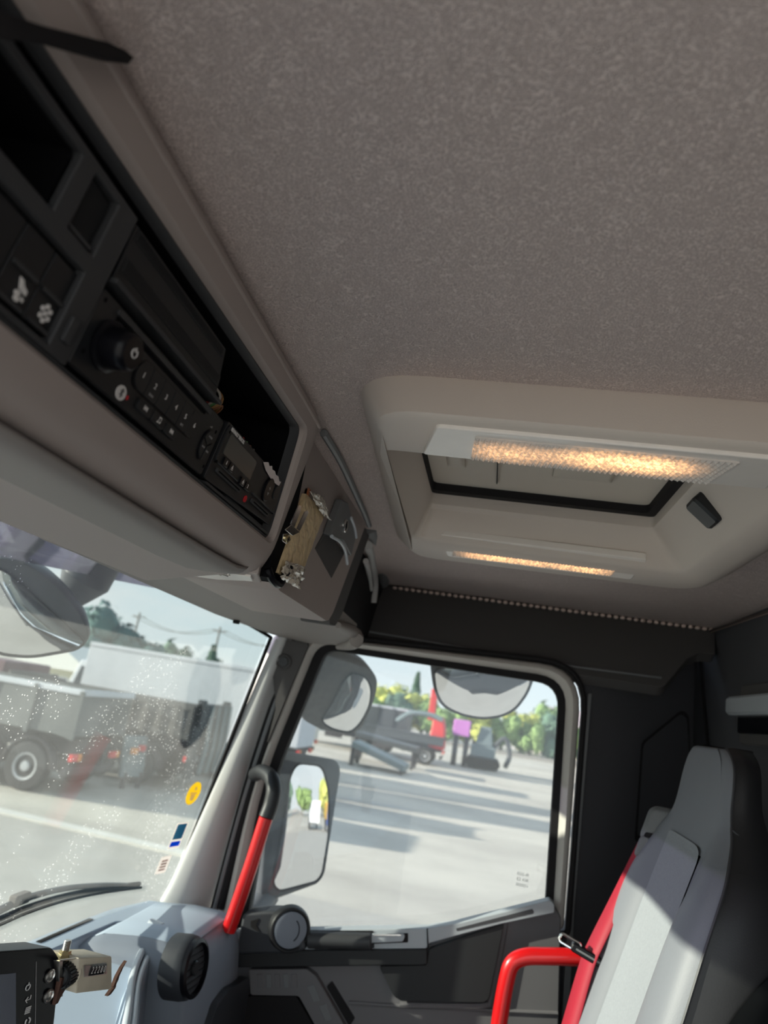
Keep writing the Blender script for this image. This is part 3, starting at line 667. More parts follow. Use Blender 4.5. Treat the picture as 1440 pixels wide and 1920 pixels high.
mb = MB(); mb.lathe(kf, [(.0158, .0), (.0163, .0012), (.0163, .0022), (.0150, .0030), (.0140, .0028)], 40); mb.build('knob_ring', M['gloss_black'], kn)
# power symbol: open ring and a stroke
mb = MB(); mb.tube([kf.P(.0028*sin(t), -.0028*cos(t), .0197) for t in [.6+k*(2*pi-1.2)/20 for k in range(21)]], .00035, 6); mb.tube([kf.P(0, -.0036, .0197), kf.P(0, -.0008, .0197)], .00035, 6); mb.build('power_symbol', M['print'], kn)
pill = rpoly([(.3950, .1085, 0), (.4990, .1085, 0), (.4990, .1305, 0), (.3950, .1305, 0)], .0105, 6)
mb = MB(); mb.loft([[RF.P(p.x, p.y, w) for p in pill] for w in (-.001, .0004)]); mb.build('button_surround', M['gloss_black'], rad)
for k in range(6):
    u0 = .3962+k*.01715; u1 = u0+.0163
    mb = MB()
    if k in (0, 5):
        pts = [(u0, .1195-.0085*0), ] ; s = 1 if k == 0 else -1; a, b = (u0, u1) if k == 0 else (u1, u0)
        pts = [(a+s*.009*(1-cos(t)), .1195+.0100*sin(t)) for t in [-pi/2+j*pi/10 for j in range(11)]] if False else [(a+s*(.009-.009*cos(t)), .1195-.0100*sin(t)) for t in [pi/2-j*pi/10 for j in range(11)]]
        pts += [(b, .1295), (b+s*.0008, .1195), (b, .1095)]
        mb.pf(RF, pts, 0, .0016)
    else: mb.pf(RF, [(u0, .1095), (u1, .1095), (u1+.0008, .1195), (u1, .1295), (u0, .1295), (u0+.0008, .1195)], 0, .0016)
    b_ = mb.build('preset_button', M['black'], rad, bevel=.0004)
    text('digit', str(k+1), RF, (u0+u1)/2+.0005, .1190, .0058, M['print'], b_, w=.0017)
    if k in (1, 4): text('caption', {1: 'RDM', 4: 'RPT'}[k], RF, (u0+u1)/2, .1262, .0028, M['print_dim'], b_, w=.0017)
mb = MB(); mb.disc(RF, .3925, .1388, .0056, .0050, 0, .0006, 24); bt = mb.build('bluetooth_badge', M['print'], rad)
q = (.3925, .1388); mb = MB(); mb.tube([RF.P(q[0]+a, q[1]+b, .0008) for a, b in ((-.0018, -.0016), (.0018, .0016), (0, .0032), (0, -.0032), (.0018, -.0016), (-.0018, .0016))], .0003, 5); mb.build('bluetooth_rune', M['black'], bt)
mb = MB(); mb.pf(RF, [(.3995, .1375), (.4015, .1368), (.4020, .1392), (.4005, .1402)], 0, .0005); mb.build('red_mark', M['red_print'], rad)
for k, s in enumerate(('|<<', 'n', '>>|')):
    u0 = .4115+k*.0206; mb = MB(); mb.rb(RF, u0, u0+.0192, .1325, .1402, 0, .0026, .0016, c=.0006); b_ = mb.build('track_button', M['black'], rad)
    uc, vc = u0+.0096, .1362; w = .0027; mb = MB()
    if k == 1:
        mb.disc(RF, uc-.0016, vc+.0016, .0009, .0007, w, w+.0002, 10); mb.disc(RF, uc+.0014, vc+.0013, .0009, .0007, w, w+.0002, 10)
        mb.box(RF, uc-.0009, uc-.0006, vc-.0022, vc+.0016, w, w+.0002); mb.box(RF, uc+.0020, uc+.0023, vc-.0026, vc+.0013, w, w+.0002); mb.box(RF, uc-.0009, uc+.0023, vc-.0027, vc-.0019, w, w+.0002)
    else:
        s_ = -1 if k == 0 else 1
        for d in (-.0022, 0): mb.pf(RF, [(uc+s_*d, vc-.0018), (uc+s_*(d+.0020), vc), (uc+s_*d, vc+.0018)], w, w+.0002)
        mb.box(RF, uc+s_*.0023-.0002, uc+s_*.0023+.0002, vc-.0018, vc+.0018, w, w+.0002)
    mb.build('track_symbol', M['print'], b_)
mb = MB(); mb.disc(RF, .5205, .1240, .0095, .0140, 0, .0008, 28); pad = mb.build('source_pad', M['gloss_black'], rad)
for (a0, a1, s, uo, vo) in ((200, 330, 'MODE', .0005, -.0075), (100, 195, 'BASS', -.0045, .003), (340, 450, 'AUX', .0045, .004)):
    mb = MB(); P_ = [(.5205+.0085*cos(R(a0+(a1-a0)*k/8)), .1240+.0128*sin(R(a0+(a1-a0)*k/8))) for k in range(9)] + [(.5205+.001*cos(R((a0+a1)/2)), .124+.001*sin(R((a0+a1)/2)))]
    mb.pf(RF, P_, .0006, .0020); b_ = mb.build('source_button', M['black'], pad, bevel=.0003)
    text('caption', s, RF, .5205+uo, .1240+vo, .0024, M['print_dim'], b_, w=.0021)
for q in ((.3425, .1010), (.3445, .1350), (.5290, .1085), (.5330, .1390)):
    mb = MB(); mb.disc(RF, *q, .0013, .0017, -.001, .0003, 10); mb.build('release_hole', M['deep'], rad)
mb = MB(); mb.pf(RF, [(.5160, .1090), (.5200, .1070), (.5200, .1090)], 0, .0004); mb.build('eject_symbol', M['print_dim'], rad)

# ---- tachograph
TF = Fr(CF.P(0, 0, -.004), CF.ex, CF.ey, CF.ez)
tac = root('tachograph', TF.P(.63, .12, 0), 'black tachograph unit with grey display, white brand lettering and red dot', 'tachograph')
mb = MB(); tp_ = rpoly([(.5405, .0925, 0), (.7080, .0925, 0), (.7215, .1395, 0), (.5405, .1470, 0)], .003, 3)
mb.loft([[TF.P(p.x, p.y, w) for p in tp_] for w in (-.08, .0)]); mb.build('faceplate', M['black'], tac, bevel=.001)
mb = MB(); mb.rb(TF, .5425, .6365, .0935, .1290, 0, .0016, .006, c=.0008); mb.build('display_bezel', M['black'], tac)
mb = MB(); mb.rb(TF, .5500, .6220, .1000, .1190, .0012, .0021, .0015); mb.build('display', M['lcd'], tac)
text('brand_lettering', 'RENAULT TRUCKS', TF, .5475, .0967, .0048, M['print'], tac, align='LEFT', w=.0018, sx=.82)
for k, (u, v) in enumerate(((.5610, .1238), (.5745, .1238), (.6070, .1262), (.6205, .1262))):
    mb = MB(); mb.rb(TF, u-.0058, u+.0058, v-.0036, v+.0036, .001, .0034, .001, c=.0005); b_ = mb.build('tacho_button', M['gloss_black'], tac)
    mb = MB(); w = .0036
    if k in (1, 2): mb.pf(TF, [(u-.0022, v+.0008), (u+.0022, v+.0008), (u, v-.0026)], w, w+.0002); mb.box(TF, u-.0022, u+.0022, v+.0014, v+.0020, w, w+.0002)
    mb.build('eject_symbol', M['print'], b_) if k in (1, 2) else text('digit', '1' if k == 0 else '2', TF, u, v, .0052, M['print'], b_, w=.0035)
mb = MB(); mb.rb(TF, .5530, .6120, .1320, .1362, 0, .0022, .001); mb.build('card_slot', M['console_dark'], tac, bevel=.0004)
mb = MB(); mb.rb(TF, .5560, .6090, .1336, .1348, .0020, .0027, .0004); mb.build('slot_gap', M['deep'], tac)
mb = MB(); mb.rb(TF, .6420, .7160, .1258, .1276, 0, .0020, .0006); mb.build('printer_rail', M['console_dark'], tac)
mb = MB(); mb.rb(TF, .6460, .6990, .1310, .1352, 0, .0024, .001); mb.build('card_slot', M['console_dark'], tac, bevel=.0004)
mb = MB(); mb.rb(TF, .6500, .6950, .1326, .1338, .0022, .0030, .0004); mb.build('slot_gap', M['deep'], tac)
mb = MB(); mb.disc(TF, .6325, .1362, .0030, .0034, 0, .0010, 20); mb.build('red_dot', M['red_print'], tac)
mb = MB(); mb.disc(TF, .6755, .1115, .0115, .0128, 0, .0024, 32, c=.001); nb = mb.build('menu_pad', M['gloss_black'], tac)
mb = MB(); mb.pf(TF, [(.6735, .1145), (.6775, .1145), (.6755, .1175)], .0024, .0027); mb.box(TF, .6730, .6780, .1095, .1102, .0024, .0027); mb.box(TF, .6752, .6758, .1080, .1118, .0024, .0027); mb.build('arrow_symbol', M['print_dim'], nb)
mb = MB(); mb.disc(TF, .6985, .1065, .0068, .0080, 0, .0016, 24, c=.0008); mb.build('back_button', M['black'], tac)
for q in ((.5465, .1285), (.5470, .1000), (.7110, .1270)):
    mb = MB(); mb.disc(TF, *q, .0012, .0014, -.001, .0019, 10); mb.build('release_hole', M['deep'], tac)
# fold-out ledges below the units
for (v, w, a, b) in ((.1480, -.003, .545, .7235), (.1440, -.008, .60, .7100)):
    mb = MB(); mb.rb(CF, a, b, v, v+.0022, w-.02, w, .0008); mb.build('bay_rail', M['console_dark'], con)

# ---- wires in the open bay
wcol = [((.5, .03, .02), 'red'), ((.55, .5, .42), 'cream'), ((.10, .3, .08), 'green'), ((.45, .25, .08), 'orange'), ((.3, .12, .05), 'brown')]
wm = {n_: mat('wire_'+n_, c, .45) for c, n_ in wcol}
for (u, v, w, n_, du, lab) in ((.535, .078, -.035, 5, .0035, 'small fan of coloured wires beside the blanking panel end'), (.607, .086, -.030, 7, .0040, 'looped bundle of red, green and cream wires above the display')):
    t = root('wire_bundle', CF.P(u, v, w), lab, 'wires')
    for k in range(n_):
        c = wcol[k % 5][1]; o = k*du; mb = MB()
        P_ = [CF.P(u+o-.01, v+.028, w-.03), CF.P(u+o, v+.010, w+.002), CF.P(u+o*1.3+.004, v-.002+.001*(k % 2), w+.010), CF.P(u+o*1.1+.014, v+.006, w+.002), CF.P(u+o+.018, v+.03, w-.03)]
        mb.tube(smooth(P_, 6), .0011, 6); mb.build('wire', wm[c], t)
for k in range(3):
    mb = MB(); mb.tube(smooth([CF.P(.56+k*.006, .05, -.06), CF.P(.575+k*.003, .062, -.04), CF.P(.573+k*.004, .085, -.05)], 6), .0012, 6)
    o = mb.build('loose_wire', wm[('cream', 'brown', 'orange')[k]]); setp(o, ('cream loose wire hanging inside the open bay', 'brown loose wire hanging inside the open bay', 'orange loose wire hanging inside the open bay')[k], 'wire')
# torn paper tag on top of the tachograph
mb = MB(); pp_ = [(.6370, .0945), (.6480, .0905), (.6540, .0925), (.6600, .0900), (.6640, .0925), (.6720, .0915), (.6780, .0935), (.6860, .0925), (.6930, .0955), (.6985, .0945), (.6970, .0995), (.6900, .1005), (.6700, .1010), (.6500, .0985)]
mb.pf(TF, pp_, .0012, .0018); tg = mb.build('paper_scrap', M['paper']); setp(tg, 'torn scrap of printed paper stuck on the upper edge of the tachograph', 'paper')

# underside of the console in front of the driver: a separate smooth lower panel
US = [(.2690, 3.3075), (.2760, 3.302), (.2950, 3.300), (.34, 3.300), (.40, 3.303), (.44, 3.308), (.462, 3.318), (.470, 3.335)]
mb = MB(); rows = []
for X, e_ in ((UL, 0), (.50, 0), (.62, .0), (.68, .001), (.705, .004), (.715, .012)):
    sh = 0 if X < .7 else (X-.7)*.28
    rows.append([V((X, max(.262, y + (0 if j < 5 else -sh*0)), z+e_)) for j, (y, z) in enumerate(US)])
mb.grid([smooth(r_, 3) for r_ in rows]); lp = mb.build('lower_panel', M['lining'], con, solid=.003, ang=50)
dp = at(88, 955, 'Z', 3.3035); f_ = Fr(dp, (.88, .47, 0), (-.47, .88, 0), (0, 0, -1))
mb = MB(); mb.lathe(f_, [(.030, 0), (.028, -.001), (.02, -.0008), (0, -.0002)], 28)
mb = MB(); mb.disc(f_, 0, 0, .031, .0105, -.001, .0008, 28); mb.disc(f_, 0, 0, .027, .008, .0008, .0016, 28); mb.build('finger_dimple', M['pillar_dark'], con)
# reading lamps under the console end
rl = root('map_lamp', at(370, 1070, 'Z', 3.31), 'clear-lensed twin reading lamp set under the end of the overhead console', 'lamp')
lq_ = [at(x, y, 'Z', 3.322) for x, y in ((262, 1046), (478, 1082), (486, 1086), (470, 1087), (380, 1083), (290, 1066), (272, 1058))]
mb = MB(); mb.prism([at(252, 1040, 'Z', 3.310), at(484, 1078, 'Z', 3.310), at(490, 1093, 'Z', 3.310), at(380, 1090, 'Z', 3.310), at(280, 1073, 'Z', 3.310)], (0, 0, .02)); mb.build('housing', M['console'], rl, bevel=.002)
mb = MB(); mb.prism([at(272, 1047, 'Z', 3.3075), at(470, 1082, 'Z', 3.3075), at(474, 1090, 'Z', 3.3075), at(380, 1086, 'Z', 3.3075), at(290, 1068, 'Z', 3.3075)], (0, 0, .006)); mb.build('lens', M['frosty'], rl, bevel=.001)
for q in ((325, 1058), (405, 1071)):
    p = at(*q, 'Z', 3.3072); f_ = Fr(p, (1, 0, 0), (0, 1, 0), (0, 0, -1))
    mb = MB(); mb.lathe(f_, [(.016, 0), (.014, .0015), (.009, .0005), (.005, .002), (0, .0028)], 20); b_ = mb.build('reflector', M['chrome'], rl)
    mb = MB()
    for k in range(10): a = k*pi/5; mb.box(Fr(p, (cos(a), sin(a), 0), (-sin(a), cos(a), 0), (0, 0, -1)), .006, .016, -.0006, .0006, .0012, .0024)
    mb.build('facet', M['steel'], b_, kind='stuff')

# ================================================================== CORNER LOCKER with a taped parcel
LKY = .262
lk = root('corner_locker', (1.0, LKY, 3.31), 'grey corner locker with a recessed key latch beside the console', 'locker')
def lkp(x, y, d=0): return at(x, y, 'Y', LKY-d)
face = [V((.775, LKY, 3.322)), V((.80, LKY, 3.305)), V((1.075, LKY, 3.303)), V((1.100, LKY, 3.318)), V((1.235, LKY, 3.505)), V((.80, LKY, 3.505))]
fr_ = rpoly(face, [.01, .012, .012, .012, .004, .004], 4)
cc = V((.98, LKY, 3.41))
mb = MB(); mb.loft([[p+V((0, .12, -.0)) for p in fr_], [p+V((0, .008, 0)) for p in fr_], [cc+(p-cc)*.985+V((0, 0, 0)) for p in fr_]]); mb.build('door', M['console'], lk, ang=30)
# side cheek
sc = [V((1.108, LKY+.004, 3.303)), V((1.150, LKY+.004, 3.306)), V((1.185, LKY+.004, 3.330)), V((1.300, LKY+.004, 3.500)), V((1.245, LKY+.004, 3.503)), V((1.108, LKY+.004, 3.318))]
mb = MB(); mb.prism(rpoly(sc, .01, 3), (0, .05, 0)); mb.build('side_cheek', M['header'], lk, bevel=.003)
LF = Fr((0, LKY, 0), (1, 0, 0), (0, 0, -1), (0, -1, 0))
mb = MB(); L0 = [( .930, -3.381), (.968, -3.428), (1.103, -3.420), (1.045, -3.371)]
mb.pf(LF, [(.926, -3.386), (.962, -3.424), (1.100, -3.420), (1.046, -3.368)], .0, .0012); mb.pf(LF, [(.935, -3.387), (.968, -3.418), (1.088, -3.415), (1.040, -3.374)], .0012, .0015)
mb.build('finger_recess', M['header'], lk, bevel=.001)
mb = MB(); hbk = [(.948, -3.413), (.982, -3.476), (1.020, -3.483), (1.118, -3.458), (1.108, -3.418), (1.035, -3.426)]
A_ = [LF.P(*q, 0) for q in hbk]; B_ = [LF.P(.99*q[0]+.0103, .999*q[1]-.003, .012) for q in hbk]
mb.loft([A_, B_]); lt = mb.build('latch', M['trim_grey'], lk, bevel=.0025)
mb = MB(); mb.tube(smooth([LF.P(.958, -3.413, .012), LF.P(1.005, -3.417, .014), LF.P(1.050, -3.414, .013), LF.P(1.095, -3.402, .010)], 5), .0028, 8); mb.build('chrome_lip', M['dash_trim'], lt)
mb = MB(); mb.tube(smooth([LF.P(1.050, -3.467, .0135), LF.P(1.085, -3.461, .0135), LF.P(1.112, -3.450, .0135)], 4), .0022, 8); mb.build('chrome_arc', M['dash_trim'], lt)
kf2 = Fr(LF.P(1.025, -3.447, .012), LF.ex, LF.ey, LF.ez)
mb = MB(); mb.disc(kf2, 0, 0, .013, .0105, -.001, .0025, 24, c=.001); ky = mb.build('key_lock', M['chrome'], lt)
mb = MB(); mb.box(kf2, -.0014, .0014, -.007, .007, .0024, .0030); mb.disc(kf2, 0, 0, .006, .0045, .0024, .0028, 16); mb.build('keyhole', M['gasket'], ky)
# black block standing in for the shaded gap between console end and locker
mb = MB(); mb.bx((.752, .2595, 3.312), (.806, .36, 3.503)); mb.build('gap_filler', M['deep'], lk)
mb = MB(); mb.tube(smooth([V((.752, .262, 3.322)), V((.762, .258, 3.312)), V((.785, .256, 3.310)), V((.792, .254, 3.322)), V((.800, .252, 3.335))], 5), .0045, 8); mb.build('black_edge', M['gloss_black'], lk)
# taped parcel
tpz = root('taped_parcel', (.85, .252, 3.31), 'flat parcel in masking tape and crumpled clear tape fixed to the locker', 'parcel')
pq = [at(574, 926, 'Y', .256), at(610, 962, 'Y', .256), at(558, 1096, 'Y', .256), at(522, 1074, 'Y', .256)]
def bil(a, b, c, d, s, t): return (a*(1-s)+b*s)*(1-t)+(d*(1-s)+c*s)*t
rows = [[bil(*pq, s/10, t/16) + V((0, -.0024*noise.noise(V((s*.9, t*.8, 3)))-.0035*sin(pi*min(1, max(0, s/10)))**.3*sin(pi*t/16)**.3, 0)) for s in range(11)] for t in range(17)]
base = [[p+V((0, .012, 0)) for p in r_] for r_ in rows]
mb = MB(); mb.grid(rows); mb.loft([[rows[0][k] for k in range(11)]+[rows[t][10] for t in range(1, 17)]+[rows[16][k] for k in range(9, -1, -1)]+[rows[t][0] for t in range(15, 0, -1)], [V((p.x, .2615, p.z)) for p in ([rows[0][k] for k in range(11)]+[rows[t][10] for t in range(1, 17)]+[rows[16][k] for k in range(9, -1, -1)]+[rows[t][0] for t in range(15, 0, -1)])]], False, False)
mb.build('masking_wrap', M['masking'], tpz, ang=25)
def crumple(a, b, c, d, nm, amp=.006):
    rs = [[bil(a, b, c, d, s/12, t/8) + V((.003*noise.noise(V((s, t, 7))), -.004-amp*noise.noise(V((s*.9, t*1.1, 1))), .003*noise.noise(V((s, t, 17))))) for s in range(13)] for t in range(9)]
    mb = MB(); mb.grid(rs); return mb.build(nm, M['film'], tpz, ang=12, solid=.0005)
crumple(at(575, 920, 'Y', .254), at(600, 930, 'Y', .254), at(614, 975, 'Y', .254), at(596, 960, 'Y', .254), 'clear_tape', .005)
crumple(at(530, 1050, 'Y', .254), at(566, 1062, 'Y', .254), at(556, 1104, 'Y', .254), at(520, 1084, 'Y', .254), 'clear_tape', .007)
# spring clip screwed to the console end
cf = Fr(CF.P(.757, .125, 0), (1, 0, 0), ED, CF.ez)
clp = root('spring_clip', cf.P(0, 0, 0), 'bright metal two-pronged spring clip screwed to the end of the console', 'clip')
def cq(pts, w=.010): return [atp(x, y, CF.P(0, 0, w), CF.ez) for x, y in pts]
mb = MB(); mb.prism(cq([(533, 993), (545, 983), (561, 997), (547, 1004)]), CF.ez*.0012); mb.build('bracket', M['chrome'], clp, bevel=.0004)
for pq_ in ([(545, 984), (561, 947), (565, 948), (564, 958), (552, 989)], [(557, 992), (572, 960), (577, 957), (579, 961), (562, 996)]):
    mb = MB(); mb.prism(rpoly(cq(pq_), .0015, 3), CF.ez*-.0012)
    mb.build('prong', M['chrome'], clp)
mb = MB(); mb.prism(cq([(530, 1001), (541, 1000), (544, 1012), (536, 1020), (528, 1014)], .006), CF.ez*.001); mb.build('tab', M['chrome'], clp, bevel=.0005)
cf = Fr(atp(537, 1010, CF.P(0, 0, .008), CF.ez), CF.ex, CF.ey, CF.ez)
mb = MB(); mb.disc(cf, 0, 0, .0055, .0045, -.001, .0025, 18, c=.001); sc_ = mb.build('screw', M['brass'], clp)
mb = MB(); mb.box(cf, -.003, .003, -.0005, .0005, .0024, .0028); mb.box(cf, -.0005, .0005, -.003, .003, .0024, .0028); mb.build('cross_slot', M['gasket'], sc_)
am = root('amber_lens', V((.79, .262, 3.42)), 'small glossy amber and black cover beside the parcel', 'cover')
fa_ = Fr(at(575, 945, 'Y', .262), (1, 0, 0), (0, 0, -1), (0, -1, 0))
mb = MB(); mb.rb(fa_, -.022, .004, -.020, .030, -.02, .0, .008, c=.003); mb.build('body', M['gloss_black'], am)
mb = MB(); mb.rb(fa_, -.010, .0045, -.022, .004, -.012, .002, .006, c=.003); mb.build('lens', M['amber'], am)

# dark strap standing in for the dark gap between console sections
stp = [(-70, -4), (0, 24), (60, 44), (130, 62), (187, 76), (222, 92), (238, 106), (228, 118), (187, 114), (130, 98), (66, 80), (0, 72), (-70, 60)]
ctr = []
for (a, b) in stp: ctr.append(atp(a, b, CF.P(0, 0, .009), CF.ez))
mb = MB(); mb.loft([ctr, [p+CF.ez*.004 for p in ctr]]); mb.loft([[p+CF.ez*.004 for p in ctr], [ctr[6]*.0+sum(ctr, V((0, 0, 0)))/len(ctr)+(p-sum(ctr, V((0, 0, 0)))/len(ctr))*.9+CF.ez*.007 for p in ctr]])
o = mb.build('console_gap_stripe', M['gasket'], None, ang=70); setp(o, 'thick black strap across the driver end of the console', 'stripe')
# ================================================================== DASHBOARD
DZ = 2.70
dash = root('dashboard', (.9, .55, 2.3), 'blue-grey dashboard with a sunken tray and a pale curved rim', 'dashboard')
oz = [(-.42, .752), (1.00, .758), (1.23, .752), (1.40, .742), (1.56, .722), (1.655, .69), (1.690, .60), (1.66, .50), (1.52, .515), (1.50, .575), (1.40, .571), (1.27, .530), (1.12, .462), (.98, .405), (.80, .360), (-.42, .34)]
tray = [(-.30, .70), (.9, .71), (1.20, .705), (1.33, .695), (1.42, .688), (1.490, .681), (1.505, .665), (1.495, .62), (1.482, .592), (1.478, .585), (1.38, .552), (1.25, .510), (1.105, .447), (.965, .392), (.79, .370), (-.30, .36)]
def dzc(p): return DZ - .012*max(0, (1.2-p[0]))*.3
O_ = [V((x, y, DZ)) for x, y in oz]; T_ = [V((x, y+(.0 if y > .6 else .014), DZ)) for x, y in tray]
mb = MB(); mb.loft([[p+V((0, .0, -.5)) for p in O_], [p+V((0, 0, -.006)) for p in O_], [p+V(((.9-p.x)*.004, (.56-p.y)*.01, 0)) for p in O_], T_, [p+V((0, 0, -.006)) for p in T_], [V((.7+(p.x-.7)*.985, .56+(p.y-.56)*.93, DZ-.022)) for p in T_]], False, True)
mb.build('top', M['dash'], dash, ang=30)
# pale double rim along the rear of the tray
rim = [(1.500, .578), (1.44, .576), (1.38, .566), (1.27, .528), (1.12, .460), (.98, .403), (.80, .360)]
for nm, dy, dz_, r_ in (('rim', 0, .002, .006), ('rim', -.015, -.004, .005)):
    mb = MB(); mb.tube(smooth([(x+dy*.5, y+dy, DZ+dz_) for x, y in rim], 6), r_, 10); mb.build(nm, M['dash_trim'], dash)
mb = MB(); mb.tube([(1.490, .582, DZ+.006), (1.500, .612, DZ+.006)], .010, 12); mb.build('rim_highlight', M['dash_trim'], dash)  # pale stub standing in for a highlight at the end of the rim
# slim air slot along the windscreen
for x0, x1 in ((.86, 1.05), (1.08, 1.28), (1.31, 1.47)):
    mb = MB(); mb.prism([(x0, .726, DZ), (x1, .718 if x1 > 1.3 else .724, DZ), (x1, .727 if x1 > 1.3 else .733, DZ), (x0, .735, DZ)], (0, 0, .0015)); mb.build('air_slot', M['gasket'], dash)
# fascia falling away behind the rim
r0 = smooth([(x, y-.016, DZ-.006) for x, y in rim], 6)
rows = [r0] + [[p+V((.03*t, -.05*t*(1.4-t), -.45*t)) for p in r0] for t in (.1, .25, .5, 1)]
mb = MB(); mb.grid(rows); mb.build('fascia', M['dash_low'], dash, solid=.006, ang=60)
# end block with the round vent
prof = [(.715, 2.68), (.66, 2.706), (.58, 2.716), (.515, 2.716), (.480, 2.703), (.462, 2.665), (.452, 2.60), (.448, 2.50), (.46, 2.2), (.75, 2.2)]
pr_ = rpoly([(0, y, z) for y, z in prof], .02, 3)
def blk(x, s=1, dz=0): c = V((0, .58, 2.5)); return [V((x, c.y+(p.y-c.y)*s, c.z+(p.z-c.z)*s+dz)) for p in pr_]
mb = MB(); mb.loft([blk(1.36, .93, -.01), blk(1.375, .97), blk(1.40, .99), blk(1.60, .99), blk(1.648, .965), blk(1.668, .92)])
mb.build('end_block', M['dash_low'], dash, ang=70)
mb = MB()
tt = [[V((x, y, z+.0012)) for y, z in ((.70, 2.684), (.66, 2.702), (.58, 2.7125), (.52, 2.7125), (.497, 2.708))] for x in (1.41, 1.50, 1.60, 1.645)]
mb.grid(tt); mb.build('end_cap', M['dash'], dash, ang=60, solid=.002)  # paler sheet puts the light on the block's top into colour
vo = at(363, 1815, 'Y', .452); vf = Fr(vo, (1, .10, 0), (0, .12, -1), V((-.10, -.97, .12)))
vf.ex = V((.97, -.10, 0)).normalized(); vf.ez = V((-.10, -.97, .14)).normalized(); vf.ey = vf.ez.cross(vf.ex)
mb = MB(); mb.lathe(vf, [(.050, -.04), (.050, -.015), (.048, -.004), (.045, .0)], 40); mb.build('vent_pod', M['dash_dark'], dash)
mb = MB(); mb.lathe(vf, [(.046, -.004), (.045, .006), (.039, .008), (.037, -.012), (.0, -.012)], 40); vt = mb.build('round_vent', M['gloss_black'], dash)
for k in range(-3, 4):
    h = sqrt(.0365**2-(k*.0098)**2); mb = MB(); mb.box(vf, -h, h, k*.0098-.0012, k*.0098+.0012, -.010, .002); mb.build('vane', M['black'], vt)
mb = MB(); mb.disc(vf, 0, 0, .012, .012, -.002, .006, 20, c=.002); mb.build('hub', M['black'], vt)
mb = MB(); mb.prism(rpoly(ats([(468, 1832), (430, 1856), (408, 1885), (392, 1930), (392, 2050), (480, 2050)], 'Y', .440), .01), (0, .02, 0)); mb.build('lower_cover', M['dash_dark'], dash, bevel=.004)

# display on the dashboard
SN = V((-.20, -.975, .10)).normalized(); S0 = at(100, 1778, 'Y', .40)
def sp(x, y, off=0): return atp(x, y, S0+SN*off, SN)
scr = root('touch_display', S0-V((.1, 0, .12)), 'black glossy display unit with round side buttons and white icons, cut by the frame corner', 'display')
ol = rpoly([sp(*q) for q in ((-260, 1800), (0, 1782), (96, 1775), (110, 1796), (109, 1830), (100, 1925), (88, 2000), (-260, 2020))], [.01, .3, .006, .004, .1, .1, .01, .01], 4)
cS = sum(ol, V((0, 0, 0)))/len(ol)
mb = MB(); mb.loft([[p-SN*.030 for p in ol], [p-SN*.001 for p in ol], [cS+(p-cS)*.985+SN*.001 for p in ol]]); mb.build('housing', M['black'], scr, ang=40)
il = [cS+(p-cS)*.955+SN*.0018 for p in ol]; mb = MB(); mb.loft([[p-SN*.002 for p in il], il]); mb.build('glass_front', M['gloss_black'], scr)
dm = mat('display_dark_blue', (.006, .012, .05), .12, coat=.6)
mb = MB(); mb.prism([sp(-240, 1842, .0020), sp(12, 1826, .0020), sp(29, 1824, .0020), sp(29, 1990, .0020), sp(-240, 1990, .0020)], SN*.0006); mb.build('lcd', dm, scr)
mb = MB(); mb.tube([sp(68, 1803, .0022), sp(66, 1930, .0022)], .0003, 5); mb.build('divider', M['print_dim'], scr)
sfr = lambda x, y: Fr(sp(x, y, .0022), V((0, 0, 1)).cross(SN).normalized()*(1 if V((0, 0, 1)).cross(SN).x > 0 else -1), (0, 0, -1), SN)
for q in ((92.5, 1830), (90, 1867)):
    f_ = sfr(*q); mb = MB(); mb.lathe(f_, [(.0062, 0), (.0062, .0015), (.0050, .0024), (.0043, .0012), (.002, .0016), (0, .0026)], 24); mb.build('round_button', M['steel'], scr)
f_ = sfr(52, 1851); mb = MB(); mb.tube([f_.P(.0026*sin(t), -.0026*cos(t), .0004) for t in [.5+k*(2*pi-1.0)/20 for k in range(21)]], .0004, 6); mb.tube([f_.P(0, -.0042, .0004), f_.P(0, -.0014, .0004)], .0004, 6); mb.build('power_icon', M['print'], scr)
f_ = sfr(52, 1873); mb = MB(); mb.tube([f_.P(.0029, -.0026, .0004), f_.P(.0029, .0007, .0004), f_.P(-.0023, .0007, .0004)], .0004, 6); mb.tube([f_.P(-.0003, -.0017, .0004), f_.P(-.0027, .0007, .0004), f_.P(-.0003, .0030, .0004)], .0004, 6); mb.build('back_icon', M['print'], scr)
f_ = sfr(52, 1894); mb = MB()
for k in range(4): mb.box(f_, -.0031, -.0022, -.0030+k*.0016, -.0020+k*.0016, 0, .0005); mb.box(f_, -.0016, .0031, -.0030+k*.0016, -.0020+k*.0016, 0, .0005)
mb.build('list_icon', M['print'], scr)
f_ = sfr(51.5, 1915); mb = MB()
for a in (0, pi): mb.tube([f_.P(.0028*sin(t+a), -.0028*cos(t+a), .0004) for t in [.2+k*.22 for k in range(11)]], .0006, 6)
mb.build('cycle_icon', M['print'], scr)

